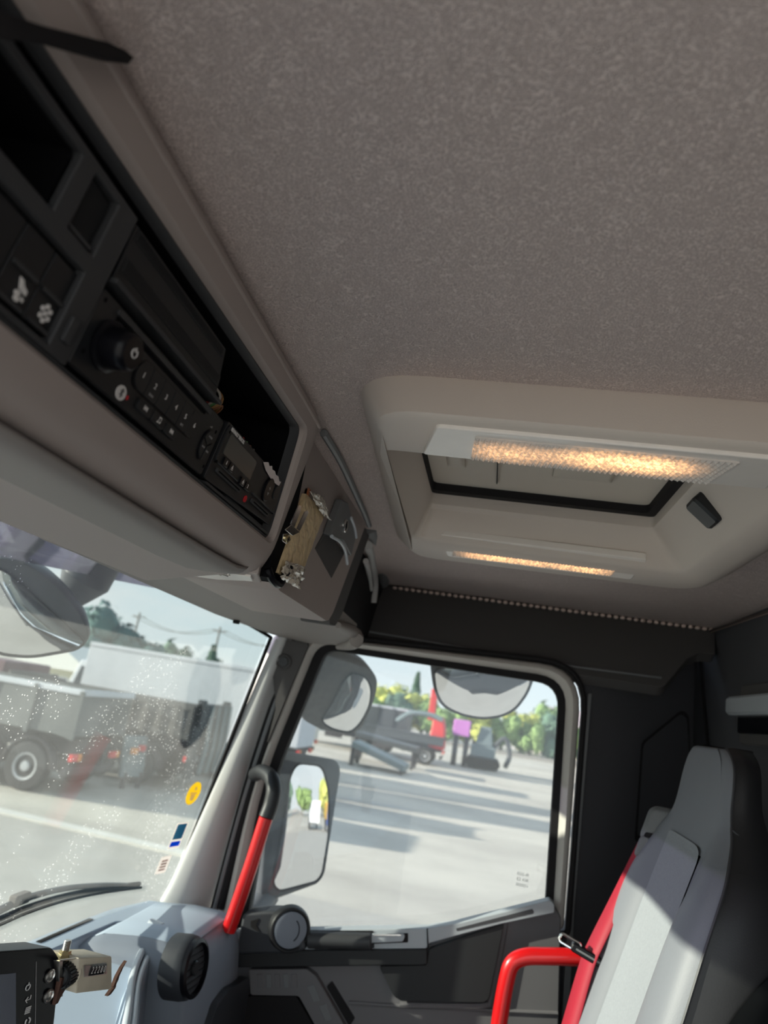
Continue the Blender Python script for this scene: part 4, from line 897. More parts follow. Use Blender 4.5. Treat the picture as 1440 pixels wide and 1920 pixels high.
# tally counter bolted beside the display
CY = .38
cf_ = Fr((0, CY, 0), (1, 0, 0), (0, 0, -1), (0, -1, 0))
fq = [at(149, 1796, 'Y', CY), at(210, 1793, 'Y', CY), at(210, 1855, 'Y', CY), at(143, 1863, 'Y', CY)]
cnt = root('tally_counter', fq[3], 'worn beige metal tally counter with black knurled knob and rusty lever', 'counter')
fr4 = rpoly(fq, .0025, 4); cC = sum(fq, V((0, 0, 0)))/4
mb = MB(); mb.loft([[p+V((.001, .034, 0)) for p in fr4], [p+V((0, .0012, 0)) for p in fr4], [cC+(p-cC)*.965 for p in fr4]]); mb.build('case', M['counter'], cnt, ang=50)
wq = [at(156, 1810, 'Y', CY), at(199, 1806, 'Y', CY), at(199, 1826, 'Y', CY), at(156, 1832, 'Y', CY)]; wC = sum(wq, V((0, 0, 0)))/4
mb = MB(); mb.loft([[p+V((0, .0002, 0)) for p in wq], [wC+(p-wC)*.99+V((0, -.0012, 0)) for p in wq], [wC+(p-wC)*.90+V((0, -.0010, 0)) for p in wq], [wC+(p-wC)*.88+V((0, .0, 0)) for p in wq]], False, False); mb.build('window_rim', M['steel'], cnt)
mb = MB(); mb.prism([wC+(p-wC)*.89+V((0, -.0003, 0)) for p in wq], (0, -.0002, 0)); mb.build('window_back', M['steel'], cnt)
ex_ = (wq[1]-wq[0]+wq[2]-wq[3]).normalized(); wfr = Fr(wC+V((0, -.0006, 0)), ex_, ex_.cross(V((0, -1, 0))), (0, -1, 0))
if wfr.ey.z > 0: wfr.ey = -wfr.ey
for k, s in enumerate('22280'):
    u = -.0095+k*.0072
    mb = MB(); mb.loft([[wfr.P(u-.0032, .0062*sin(t), .0008-.0026+.0030*cos(t)) for t in [-1.3+j*.26 for j in range(11)]], [wfr.P(u+.0032, .0062*sin(t), .0008-.0026+.0030*cos(t)) for t in [-1.3+j*.26 for j in range(11)]]], True, True); wh = mb.build('number_wheel', M['gloss_black'], cnt)
    text('digit', s, wfr, u, 0, .0092, M['print'], wh, w=.0014, depth=.0001)
kx = at(131, 1824, 'X', .776); kf3 = Fr(kx+V((.001, .002, 0)), (0, 1, 0), (0, 0, -1), (-1, 0, 0))
mb = MB(); mb.lathe(kf3, [(.0115, 0), (.0115, .014), (.0100, .0165), (.0095, .0165), (.008, .0145), (.003, .0145), (0, .0165)], 36); kb = mb.build('knurled_knob', M['black'], cnt)
mb = MB()
for k in range(24):
    a = k*pi/12; f_ = Fr(kf3.P(.0112*cos(a), .0112*sin(a), 0), kf3.ex*cos(a)+kf3.ey*sin(a), kf3.ey*cos(a)-kf3.ex*sin(a), kf3.ez); mb.box(f_, -.001, .0012, -.0008, .0008, .001, .0145)
mb.build('knurl', M['black'], kb, kind='stuff')
mb = MB(); mb.lathe(kf3, [(.0135, -.001), (.0135, .001), (.011, .0014)], 24); mb.build('washer', M['counter'], cnt)
mb = MB(); mb.prism([at(112, 1803, 'Y', .384), at(160, 1796, 'Y', .384), at(158, 1792, 'Y', .410), at(112, 1800, 'Y', .410)], (0, 0, .0016)); mb.prism([at(112, 1803, 'Y', .39), at(118, 1802, 'Y', .39), at(118, 1868, 'Y', .39), at(110, 1872, 'Y', .39)], (0, .02, 0)); mb.build('bracket', M['steel'], cnt, bevel=.0004)
bo = at(119, 1799, 'Y', .398); bf = Fr(bo, (1, 0, 0), (0, 1, 0), (0, 0, 1))
mb = MB(); mb.lathe(bf, [(.0034, -.004), (.0034, .017), (.003, .018), (0, .018)], 16)
for k in range(8): mb.lathe(bf, [(.0034, .008+k*.0012), (.0038, .0086+k*.0012), (.0034, .0092+k*.0012)], 16)
mb.build('bolt', M['steel'], cnt)
mb = MB(); mb.lathe(bf, [(.0075, .001), (.0075, .0045), (.0062, .0055)], 6); mb.lathe(bf, [(.0060, .0052), (.0058, .0085), (.0036, .0090)], 6); mb.build('nut', M['brass'], cnt)
mb = MB(); mb.pf(Fr(at(119, 1860, 'Y', .386), (1, 0, 0), (0, 0, -1), (0, -1, 0)), [(-.006, -.014), (.003, -.012), (.008, -.008), (.007, .001), (.002, .005), (-.001, .010), (-.007, .010)], -.02, -.002); mb.build('rusty_plate', M['rust'], cnt, bevel=.0006)
lv = [at(x, y, 'Y', .392) for x, y in ((203, 1861), (210, 1857), (213, 1848), (217, 1836), (223, 1822), (231, 1807))]
mb = MB(); lv_ = smooth(lv, 5); mb.loft([[p+V((s_*w_*.9, -.002, s_*w_*.55)) for s_, w_ in ((-1, 1), (1, 1))]+[p+V((s_*w_*.9, .002, s_*w_*.55)) for s_, w_ in ((1, 1), (-1, 1))] for p, w_ in [(p, .0042+.0006*sin(i*1.1)) for i, p in enumerate(lv_)] for _ in (0,)] if False else [[p+V((-w_, -.002, -w_*.45)), p+V((w_, -.002, w_*.45)), p+V((w_, .002, w_*.45)), p+V((-w_, .002, -w_*.45))] for p, w_ in [(p, (.0030 if 4 < i < 12 else .0044)+.0004*sin(i*1.1)) for i, p in enumerate(lv_)]]); lo_ = mb.build('lever', M['rust'], cnt, bevel=.0008)

# wiper outside, lying low on the windscreen
wp = root('wiper', at(90, 1700, 'Y', .80), 'dusty black windscreen wiper resting outside the lower windscreen', 'wiper')
def wo(x, y, o=.018):
    f = wframe(x, y); return f.o - f.ez*o
arm = smooth([wo(-140, 1772), wo(0, 1722), wo(60, 1694), wo(130, 1675), wo(200, 1667), wo(268, 1666)], 6)
arm2 = smooth([wo(-140, 1790), wo(0, 1738), wo(60, 1712), wo(130, 1689), wo(200, 1674), wo(272, 1664)], 6)
mb = MB(); mb.tube(arm, [.0075*(1-.5*k/len(arm)) for k in range(len(arm))], 8); mb.build('arm', M['mirror_house'], wp)
mb = MB(); mb.tube([p for p in arm2], .0050, 8); mb.build('blade_holder', M['gasket'], wp)
mb = MB(); mb.tube([p+V((0, -.006, -.006)) for p in arm2], .003, 6); mb.build('rubber', M['gasket'], wp)
mb = MB(); mb.bx(tuple(wo(50, 1698)-V((.02, .008, .006))), tuple(wo(50, 1698)+V((.02, .008, .012)))); mb.build('joint', M['mirror_dusty'], wp, bevel=.003)

# ================================================================== PASSENGER DOOR PANEL (parts of door_1)
def dpoly(nm, pts, X, d, m_, r=.004, bevel=.003, par=None, lab=None, n=4):
    mb = MB(); mb.prism(rpoly(ats(pts, 'X', X), r, n), (d, 0, 0)); return mb.build(nm, M[m_], par or door, bevel=bevel, label=lab)
dpoly('door_card', [(440, 1790), (800, 1772), (1040, 1700), (1052, 1720), (1046, 1990), (440, 1990)], 1.715, .03, 'door_grey', .004)
# pale window-sill rail
dpoly('sill_rail', [(440, 1746), (575, 1745), (799, 1741), (850, 1733), (1032, 1688), (1040, 1696), (1040, 1712), (940, 1733), (806, 1768), (799, 1779), (546, 1782), (440, 1790)], 1.695, .035, 'door_pale', .003)
dpoly('sill_slot', [(855, 1741), (998, 1704), (1001, 1709), (1000, 1713), (857, 1746)], 1.6945, .002, 'side_dark', .001, .0)
dpoly('sill_seam', [(800, 1741), (802, 1741), (804, 1778), (801, 1778)], 1.6935, .003, 'gasket', .0002, 0)
# grip roll
mb = MB(); g0, g1 = at(578, 1762, 'X', 1.690), at(697, 1765, 'X', 1.690); mb.tube([g0, g1], .0165, 16); mb.build('pull_grip', M['console_dark'], door, bevel=.003)
dpoly('grip_well', [(572, 1745), (700, 1745), (702, 1778), (590, 1780), (572, 1768)], 1.6935, .006, 'door_black', .003, .0)
# opening lever with dark recess
dpoly('lever_recess', [(697, 1752), (765, 1750), (765, 1767), (697, 1770)], 1.6930, .003, 'gasket', .002, 0)
dpoly('door_lever', [(692, 1751), (757, 1751), (759, 1757), (755, 1766), (690, 1769)], 1.6890, .006, 'door_pale', .003, .002, None, 'pale grey opening lever')
dpoly('lever_lip', [(700, 1752), (752, 1752), (752, 1755), (700, 1755)], 1.6870, .003, 'chrome', .001, .0005)
# dark band under the rail, and the big dark pocket
dpoly('armrest_band', [(440, 1789), (546, 1782), (801, 1780), (801, 1809), (790, 1811), (731, 1811), (440, 1815)], 1.690, .02, 'door_black', .004)
dpoly('pocket', [(804, 1780), (942, 1733), (944, 1737), (917, 1872), (908, 1880), (752, 1877), (738, 1868), (711, 1812), (800, 1810)], 1.700, .016, 'door_black', .006, .005)
mb = MB(); mb.tube(smooth(ats([(948, 1722), (945, 1745), (922, 1866), (912, 1884), (860, 1886), (750, 1884)], 'X', 1.712), 5), .006, 8); mb.build('pocket_rim', M['door_grey'], door)
mb = MB(); mb.tube(ats([(655, 1880), (760, 1887), (1046, 1900)], 'X', 1.714), .004, 8); mb.build('card_crease', M['door_grey'], door)
# lower front: ribbed frame round a dark opening
fo = [(466, 1818), (575, 1817), (592, 1830), (655, 1940), (600, 1940), (560, 1868), (470, 1866)]
dpoly('cover_frame', fo, 1.698, .02, 'door_grey', .005, .003)
dpoly('opening_dark', [(450, 1868), (556, 1869), (600, 1945), (450, 1945)], 1.700, .014, 'gasket', .005, 0)
for k in range(5): dpoly('frame_rib', [(482+k*16, 1827), (492+k*16, 1826), (494+k*16, 1852), (484+k*16, 1853)], 1.6965, .004, 'trim_grey' if k % 2 else 'door_grey', .002, .001)
for k in range(2): dpoly('frame_rib', [(575+k*22, 1850+k*36), (589+k*22, 1846+k*36), (601+k*22, 1876+k*36), (588+k*22, 1880+k*36)], 1.6965, .004, 'trim_grey', .002, .001)
dpoly('net_slot', [(612, 1850), (622, 1840), (665, 1910), (655, 1925)], 1.711, .004, 'gasket', .003, 0)
# speaker style vent pod at the front end of the sill
pod = [(455, 1712), (505, 1708), (540, 1710), (566, 1752), (575, 1782), (546, 1790), (470, 1790), (440, 1790)]
dpoly('vent_housing', pod, 1.672, .06, 'dash_dark', .012, .008)
vf2 = Fr(at(545, 1744, 'X', 1.664), V((.35, -.93, 0)), (0, 0, -1), V((-.93, -.35, .08)))
vf2.ez = V((-.90, -.42, .08)).normalized(); vf2.ex = V((-.42, .90, 0)).normalized()*-1; vf2.ey = vf2.ez.cross(vf2.ex)
mb = MB(); mb.lathe(vf2, [(.046, -.02), (.044, -.004), (.042, 0), (.038, .0005), (.036, -.005)], 36); vv = mb.build('door_vent', M['black'], door)
mb = MB(); mb.lathe(vf2, [(.036, -.006), (.035, .001), (.030, .003), (.0, .0035)], 36); mb.build('disc', M['dash_low'], vv)
mb = MB(); mb.tube([vf2.P(.018*cos(R(t)), .022*sin(R(t)), .004) for t in range(-60, 61, 10)], .0012, 6); mb.build('groove', M['gasket'], vv)
dpoly('housing_notch', [(470, 1727), (486, 1722), (480, 1735), (488, 1748), (478, 1744), (470, 1738)], 1.6705, .002, 'gasket', .002, 0)

# ================================================================== GRAB HANDLES
gh = root('grab_handle', at(442, 1712, 'X', 1.60), 'red grab handle with black curved top end, on the windscreen pillar', 'grab handle')
P_ = smooth([at(478, 1452, 'X', 1.715), at(492, 1447, 'X', 1.67), at(508, 1458, 'X', 1.63), at(513, 1480, 'X', 1.61), at(508, 1508, 'X', 1.605), at(499, 1533, 'X', 1.60)], 7)
mb = MB(); mb.tube(P_, .0165, 16); mb.build('end_cap', M['grab_black'], gh)
mb = MB(); mb.tube([at(499, 1533, 'X', 1.60), at(470, 1625, 'X', 1.598), at(440, 1712, 'X', 1.595), at(428, 1745, 'X', 1.595)], .0150, 18); mb.build('red_grip', M['red'], gh)
gr_ = root('red_rail', at(928, 1990, 'X', 1.60), 'bright red bent tubular rail between door and seat', 'grab handle')
P_ = smooth([at(925, 2000, 'X', 1.60), at(938, 1905, 'X', 1.60), at(950, 1838, 'X', 1.60), at(961, 1806, 'X', 1.60), at(985, 1794, 'X', 1.60), at(1020, 1793, 'X', 1.60), at(1060, 1794, 'X', 1.60), at(1110, 1797, 'X', 1.60)], 6)
mb = MB(); mb.tube(P_, .0155, 18); mb.build('tube', M['red'], gr_)
mb = MB(); f_ = Fr(at(1108, 1797, 'X', 1.60), (1, 0, 0), (0, 0, 1), (0, -1, 0)); mb.lathe(f_, [(.028, 0), (.028, .008), (.018, .012)], 20); mb.build('flange', M['black'], gr_)

# ================================================================== SEAT
SX = 1.28
seat = root('passenger_seat', (SX, -.2, 2.0), 'grey leather passenger seat with pale blue-grey fabric centre and tall headrest', 'seat')
def yf(z): return -.335+(3.10-z)*.30 if z < 3.10 else -.335-(z-3.10)*.12
def hw(z):
    T = [(2.2, .245), (2.75, .245), (2.90, .240), (3.0, .228), (3.045, .210), (3.075, .185), (3.10, .158), (3.125, .143), (3.16, .136), (3.185, .127), (3.200, .112), (3.210, .092), (3.218, .066)]
    if z <= T[0][0]: return T[0][1]
    for (a, b), (c, d) in zip(T, T[1:]):
        if z <= c: return b+(d-b)*(z-a)/(c-a)
    return T[-1][1]
def section(z):
    """half section: front centre -> fabric edge -> bolster -> seam -> side -> back"""
    w = hw(z); y = yf(z); k = max(0, min(1, (3.09-z)/.10)); th = .055+.075*max(0, min(1, (3.14-z)/.2))
    return dict(fab=[(0, y), (.05, y+.001), (.098, y+.004*k)],
                bol=[(.098, y+.004*k), (.106, y-.003*k), (.125, y+.016*k), (min(.16, w*.8), y+.030*k), (w*.93, y+.026*k-.003*(1-k)), (w, y+.010*k-.010)],
                side=[(w, y+.010*k-.010), (w+.006, y-.010-.2*th), (w+.004, y-.62*th), (w-.014, y-th*.93)],
                back=[(w-.014, y-th*.93), (w-.05, y-th*1.02), (0, y-th*1.05)])
Zs = [2.2, 2.4, 2.6, 2.75, 2.88, 2.97, 3.03, 3.06]
def sgrid(key, zs, s, nm, m_, solid=.004, sub=2, off=0):
    rows = [[V((SX+s*x, y, z)) for x, y in section(z)[key]] for z in zs]
    mb = MB(); mb.grid(rows); return mb.build(nm, M[m_], seat, ang=80, subd=sub, solid=0)
rows = [[V((SX+x, y+.002, z)) for x, y in [(-a, b) for a, b in reversed(section(z)['fab'][1:])]+section(z)['fab']] for z in Zs]
rows.append([V((p.x*.9+SX*.1, p.y+.0, 3.072)) for p in rows[-1]])
mb = MB(); mb.grid(rows); mb.build('centre_panel', M['fabric'], seat, ang=80, subd=2, label='pale blue-grey woven fabric centre')
Zh = [2.2, 2.4, 2.6, 2.75, 2.88, 2.96, 3.01, 3.04, 3.065, 3.09, 3.11]
for s in (-1, 1):
    sgrid('bol', Zh, s, 'bolster', 'leather'); sgrid('side', Zh, s, 'side_panel', 'leather_side')
    mb = MB(); mb.tube(smooth([V((SX+s*(section(z)['side'][0][0]+.001), section(z)['side'][0][1]+.001, z)) for z in Zh], 4), .0022, 6); mb.build('piping', M['piping'], seat)
rows = [[V((SX+x, y, z)) for x, y in [(-a, b) for a, b in reversed(section(z)['back'][:-1])]+list(reversed(section(z)['back']))] for z in Zh]
rows = [[V((SX-a, b, z)) for a, b in section(z)['back'][:-1]]+[V((SX+a, b, z)) for a, b in reversed(section(z)['back'])] for z in Zh]
mb = MB(); mb.grid(rows); mb.build('back_shell', M['leather_side'], seat, ang=80, subd=1)
# neck filler + headrest front
Zn = [3.060, 3.085, 3.105, 3.13, 3.16, 3.185, 3.20, 3.21, 3.215]
def full(z):
    s = section(z); w_ = hw(z); k_ = min(1, w_/.130)
    H = [(min(a*k_, w_) if i < 7 else a, b) for i, (a, b) in enumerate(s['fab']+s['bol'][1:])]; H[-1] = s['bol'][-1]; H[-2] = (w_*.93, H[-2][1]); H[-3] = (min(H[-3][0], w_*.86), H[-3][1]); H[-4] = (min(H[-4][0], w_*.80), H[-4][1])
    return [(-a, b) for a, b in reversed(H[1:])]+H
rows = [[V((SX+x, y+.001, z)) for x, y in full(z)] for z in Zn]
rows.append([V((SX+(p.x-SX)*.96, p.y-.022, 3.2165)) for p in rows[-1]]); rows.append([V((SX+(p.x-SX)*.93, p.y-.025, 3.211)) for p in rows[-1]])
mb = MB(); mb.grid(rows); mb.build('headrest', M['leather'], seat, ang=80, subd=2)
for s in (-1, 1):
    rows = [[V((SX+s*x, y, z)) for x, y in section(z)['side']] for z in Zn]; rows.append([V((SX+(p.x-SX)*.9, p.y-.004, 3.2185)) for p in rows[-1]])
    mb = MB(); mb.grid(rows); mb.build('headrest_side', M['leather_side'], seat, ang=80, subd=2)
    mb = MB(); mb.tube(smooth([V((SX+s*(section(z)['side'][0][0]+.001), section(z)['side'][0][1]+.001, z)) for z in Zn], 4), .0018, 6); mb.build('piping', M['piping'], seat)
rows = [[V((SX-a, b, z)) for a, b in section(z)['back'][:-1]]+[V((SX+a, b, z)) for a, b in reversed(section(z)['back'])] for z in Zn]
mb = MB(); mb.grid(rows); mb.build('headrest_back', M['leather_side'], seat, ang=80, subd=1)
# cross seam of the side below the headrest
mb = MB(); mb.tube([V((SX-x-.002, y, 3.108-.010*k)) for k, (x, y) in enumerate(section(3.106)['side'])], .0018, 6); mb.build('piping', M['piping'], seat)
# lower black cloth part of the outer side
rows = []
for z, f0 in ((2.2, .05), (2.6, .08), (2.75, .15), (2.85, .30), (2.92, .5), (2.96, .72), (2.975, .95)):
    s_ = section(z)['side']; P_ = smooth([V((SX-x-.0025, y, z)) for x, y in s_], 6); i0 = int(f0*(len(P_)-2)); a = P_[i0]; b = P_[-1]
    rows.append([a.lerp(b, t/5)+V((-.006*sin(pi*t/5), 0, 0)) for t in range(6)])
mb = MB(); mb.grid(rows); mb.build('side_cloth', M['seat_black'], seat, ang=80, subd=1)
# grey belt guide on the far shoulder
bg0 = at(1232, 1560, 'X', 1.455)
f_ = Fr(bg0, V((-.25, -.97, 0)), V((0, .28, -.96)), V((-.97, .25, .1)))
mb = MB(); mb.rb(f_, -.026, .022, -.046, .020, -.03, .012, .014, c=.008); bgd = mb.build('belt_guide', M['trim_grey'], seat, subd=0, bevel=.003)
mb = MB(); mb.rb(f_, -.018, .014, .004, .013, .010, .0135, .003); mb.build('guide_slot', M['gasket'], bgd)
mb = MB(); mb.rb(f_, -.024, -.004, .010, .050, -.02, .014, .009, c=.004); mb.build('guide_lobe', M['trim_grey'], bgd)
# cushion, out of frame below
mb = MB(); cr_ = rpoly([(1.04, -.22, 0), (1.52, -.22, 0), (1.50, .26, 0), (1.06, .26, 0)], .06)
mb.loft([[p+V((0, 0, 2.05)) for p in cr_], [p+V((0, 0, 2.18)) for p in cr_], [V((SX, .02, 0)).lerp(p, .92)+V((0, 0, 2.22)) if False else V((SX+(p.x-SX)*.92, .02+(p.y-.02)*.92, 2.22)) for p in cr_]]); mb.build('cushion', M['fabric'], seat)
mb = MB(); mb.bx((1.12, -.15, 1.70), (1.44, .18, 2.05)); mb.build('pedestal', M['black'], seat, bevel=.01)

# seat belt
sb = root('seat_belt', at(1066, 1920, 'X', 1.46), 'red seat belt running down across the seat edge with dark latch plate', 'seat belt')
Lp = [(1207, 1566), (1196, 1580), (1150, 1672), (1101, 1770), (1085, 1812), (1052, 1925), (1030, 2000)]
Rp = [(1229, 1562), (1220, 1590), (1188, 1660), (1133, 1770), (1113, 1818), (1084, 1925), (1066, 2000)]
LL = smooth([at(x, y, 'X', 1.462) for x, y in Lp], 5); RR = smooth([at(x, y, 'X', 1.440-.02*(k > 2)) for k, (x, y) in enumerate(Rp)], 5)
mb = MB(); mb.grid([LL, [(a+b)/2+V((-.001, 0, 0)) for a, b in zip(LL, RR)], RR]); mb.build('webbing', M['belt'], sb, solid=.0016)
tg0 = at(1102, 1790, 'X', 1.435)
f_ = Fr(tg0, (at(1133, 1808, 'X', 1.43)-at(1072, 1772, 'X', 1.44)), (0, 0, -1), (-1, 0, 0)); f_.ex = f_.ex.normalized(); f_.ez = V((-1, 0, 0)); f_.ey = f_.ex.cross(f_.ez); 
if f_.ey.z > 0: f_.ey = -f_.ey
mb = MB(); mb.rb(f_, -.030, .034, -.0075, .0075, -.004, .009, .005, c=.002); lpz = mb.build('latch_plate', M['gloss_black'], sb)
mb = MB(); mb.tube(rpoly([f_.P(-.052, -.010, .004), f_.P(-.016, -.010, .004), f_.P(-.016, .004, .004), f_.P(-.052, .004, .004)], .005, 4), .0026, 8, closed=True); mb.build('chrome_tongue', M['chrome'], sb)
mb = MB(); mb.rb(f_, -.022, .026, -.0015, .0015, .0088, .0098, .001); mb.build('belt_slot', M['trim_grey'], lpz)

# hook bar on the back wall
hk = root('hook_bar', (1.55, BY, 3.30), 'pale grey plastic hook bar on a dark plate, back wall at the picture edge', 'hook')
bf_ = Fr((0, BY, 0), (1, 0, 0), (0, 0, -1), (0, 1, 0))
mb = MB(); mb.rb(bf_, 1.36, 1.635, -3.355, -3.235, 0, .010, .01, c=.003); mb.build('back_plate', M['header'], hk)
mb = MB(); mb.rb(bf_, 1.38, 1.655, -3.328, -3.290, .010, .034, .010, c=.005); mb.build('bar', M['door_pale'], hk)
mb = MB(); mb.rb(bf_, 1.38, 1.625, -3.288, -3.256, .008, .018, .005, c=.002); mb.build('release', M['gloss_black'], hk)
# ================================================================== OUTSIDE MIRRORS
def mirror(name, label, p0, n, hous, glass, depth, hm='mirror_house', bulge=.004, parts=None):
    n = V(n).normalized(); t = root(name, p0, label, 'mirror')
    H = rpoly([atp(x, y, p0, n) for x, y in hous], .03, 4); c = sum(H, V((0, 0, 0)))/len(H)
    mb = MB(); mb.loft([[c+(p-c)*.55-n*depth for p in H], [c+(p-c)*.9-n*depth*.7 for p in H], [p-n*.012 for p in H], [c+(p-c)*1.0+n*.004 for p in H], [c+(p-c)*.975+n*.008 for p in H]]); mb.build('housing', M[hm], t, ang=50)
    G = rpoly([atp(x, y, p0, n) for x, y in glass], .025, 4); g = sum(G, V((0, 0, 0)))/len(G)
    mb = MB(); mb.loft([[g+(p-g)*1.03+n*.007 for p in G], [g+(p-g)*1.03+n*.013 for p in G], [p+n*.013 for p in G], [p+n*.009 for p in G]], False, False); mb.build('rim', M['gasket'], t)
    mb = MB(); ks = [1, .85, .7, .55, .4, .25, .1]; mb.loft([[g+(p-g)*k+n*(.010+bulge*(1-k*k)) for p in G] for k in ks], False, True); mb.build('glass', M['mirror'], t, ang=180)
    return t, n
pm = at(560, 1545, 'X', 2.15)
mm, n_ = mirror('main_mirror', 'large upright door mirror in a dark grey housing outside the passenger window', pm, (-.60, -.79, .082),
    [(512, 1404), (628, 1424), (637, 1440), (606, 1640), (594, 1656), (500, 1690), (486, 1690), (500, 1480)],
    [(553, 1432), (600, 1437), (612, 1482), (612, 1562), (600, 1636), (590, 1650), (520, 1668), (508, 1655), (528, 1540), (540, 1456)], .07, bulge=.0015)
mb = MB(); mb.tube(smooth([at(505, 1420, 'X', 2.12), at(480, 1390, 'X', 2.0), at(455, 1375, 'X', 1.86)], 4), .028, 10); mb.tube(smooth([at(500, 1680, 'X', 2.12), at(470, 1720, 'X', 2.0), at(440, 1745, 'X', 1.85)], 4), .035, 10); mb.build('arm', M['mirror_house'], mm)
mirror('wide_angle_mirror', 'curved wide-angle mirror in a dusty brown housing, above the main door mirror', at(650, 1310, 'X', 2.08), (-.62, -.63, -.47),
    [(598, 1214), (640, 1216), (682, 1236), (708, 1272), (702, 1308), (676, 1366), (650, 1375), (600, 1366), (560, 1344), (570, 1280), (585, 1235)],
    [(655, 1258), (684, 1266), (694, 1288), (690, 1322), (672, 1354), (654, 1370), (622, 1364), (598, 1348), (622, 1312), (640, 1276)], .08, 'mirror_dusty', .022)
rm, n_ = mirror('kerb_mirror', 'half-round kerb mirror hanging above the passenger door window', at(900, 1290, 'X', 1.98), (-.61, -.29, -.735),
    [(806, 1238), (812, 1290), (826, 1322), (860, 1338), (902, 1346), (942, 1341), (968, 1328), (990, 1300), (1004, 1262), (900, 1225)],
    [(813, 1250), (817, 1290), (830, 1317), (862, 1334), (902, 1342), (940, 1337), (964, 1324), (984, 1298), (996, 1268), (900, 1235)], .07, 'mirror_house', .02)
mb = MB(); mb.tube([at(900, 1215, 'X', 2.02), at(905, 1160, 'X', 1.95)], .03, 10); mb.build('arm', M['mirror_house'], rm)
fm, n_ = mirror('front_mirror', 'round front mirror on a dark arm outside the windscreen', at(50, 1150, 'Y', 1.0), (-.80, -.33, -.50),
    [(-60, 1040), (20, 1042), (70, 1062), (120, 1106), (160, 1158), (170, 1195), (150, 1218), (60, 1234), (0, 1228), (-70, 1190)],
    [(-55, 1062), (5, 1062), (40, 1088), (85, 1130), (130, 1170), (162, 1200), (146, 1213), (60, 1228), (0, 1222), (-62, 1182)], .06, 'mirror_house', .02)
mb = MB(); mb.tube([at(190, 1040, 'Y', .95), at(160, 1085, 'Y', .97), at(135, 1118, 'Y', 1.0)], [.055, .060, .035], 14); mb.tube([at(60, 960, 'Y', .97), at(48, 1006, 'Y', .98), at(20, 1040, 'Y', .99)], [.03, .04, .03], 12); mb.build('arm', M['mirror_house'], fm)
# smoked exterior visor
vz = root('sun_visor', (1.0, .95, 3.40), 'smoked purple exterior sun visor above the windscreen', 'visor')
rows = []
for k in range(13):
    X = -.3+k*.178; yy = .96-.06*abs((X-.68)/1.1)**3; zb = 3.344+.055*max(0, (X-1.15)/.7)
    rows.append([V((X, yy, zb)), V((X, yy-.01, zb+.03)), V((X, yy-.05, zb+.10)), V((X, yy-.12, zb+.16))])
mb = MB(); mb.grid(rows); mb.build('shade', M['visor'], vz, ang=80, solid=.004)
for x in (.1, 1.45):
    mb = MB(); mb.tube([(x, .62, 3.50), (x, .80, 3.47), (x, .90, 3.42)], .012, 8); mb.build('bracket', M['mirror_house'], vz)

# ================================================================== VEHICLES IN THE YARD
tyre = mat('tyre_rubber', (.03, .03, .032), .85); rimm = mat('rim_grey', (.45, .46, .48), .5, .3); chas = mat('chassis_dark', (.045, .04, .045), .7)
lred = mat('tail_lens_red', (.75, .03, .03), .3); lor = mat('tail_lens_orange', (.85, .30, .04), .3); glass_d = mat('cab_glass', (.03, .04, .05), .1)
def paint(n, c, r_=.5): return mat('paint_'+n, c, r_, var=(1.5, .12))
PT = dict(grey=paint('grey', (.11, .118, .118)), dark=paint('dark', (.055, .06, .065)), maroon=paint('maroon', (.10, .03, .045)), white=paint('white', (.56, .58, .62)), rib=paint('brown_grey', (.10, .095, .09)),
          red=paint('red', (.65, .03, .03)), purple=paint('purple', (.62, .22, .62)), yellow=paint('yellow', (.85, .50, .02)), blue=paint('blue', (.03, .08, .35)), teal=paint('teal', (.16, .20, .21)), cream=paint('cream', (.66, .64, .58)))
def wheel(p, r_, side, par, w=.30):
    f = Fr(p, (0, 1, 0), (0, 0, 1), (side, 0, 0))
    mb = MB(); mb.lathe(f, [(r_*.52, -w), (r_*.97, -w), (r_, -w*.8), (r_, -.03), (r_*.95, 0), (r_*.58, .005), (r_*.56, -.03)], 26); o = mb.build('wheel', tyre, par)
    mb = MB(); mb.lathe(f, [(r_*.57, -.04), (r_*.57, .008), (r_*.50, .0), (r_*.44, -.07), (r_*.24, -.05), (r_*.20, .01), (0, .015)], 22); mb.build('rim', rimm, o)
    return o
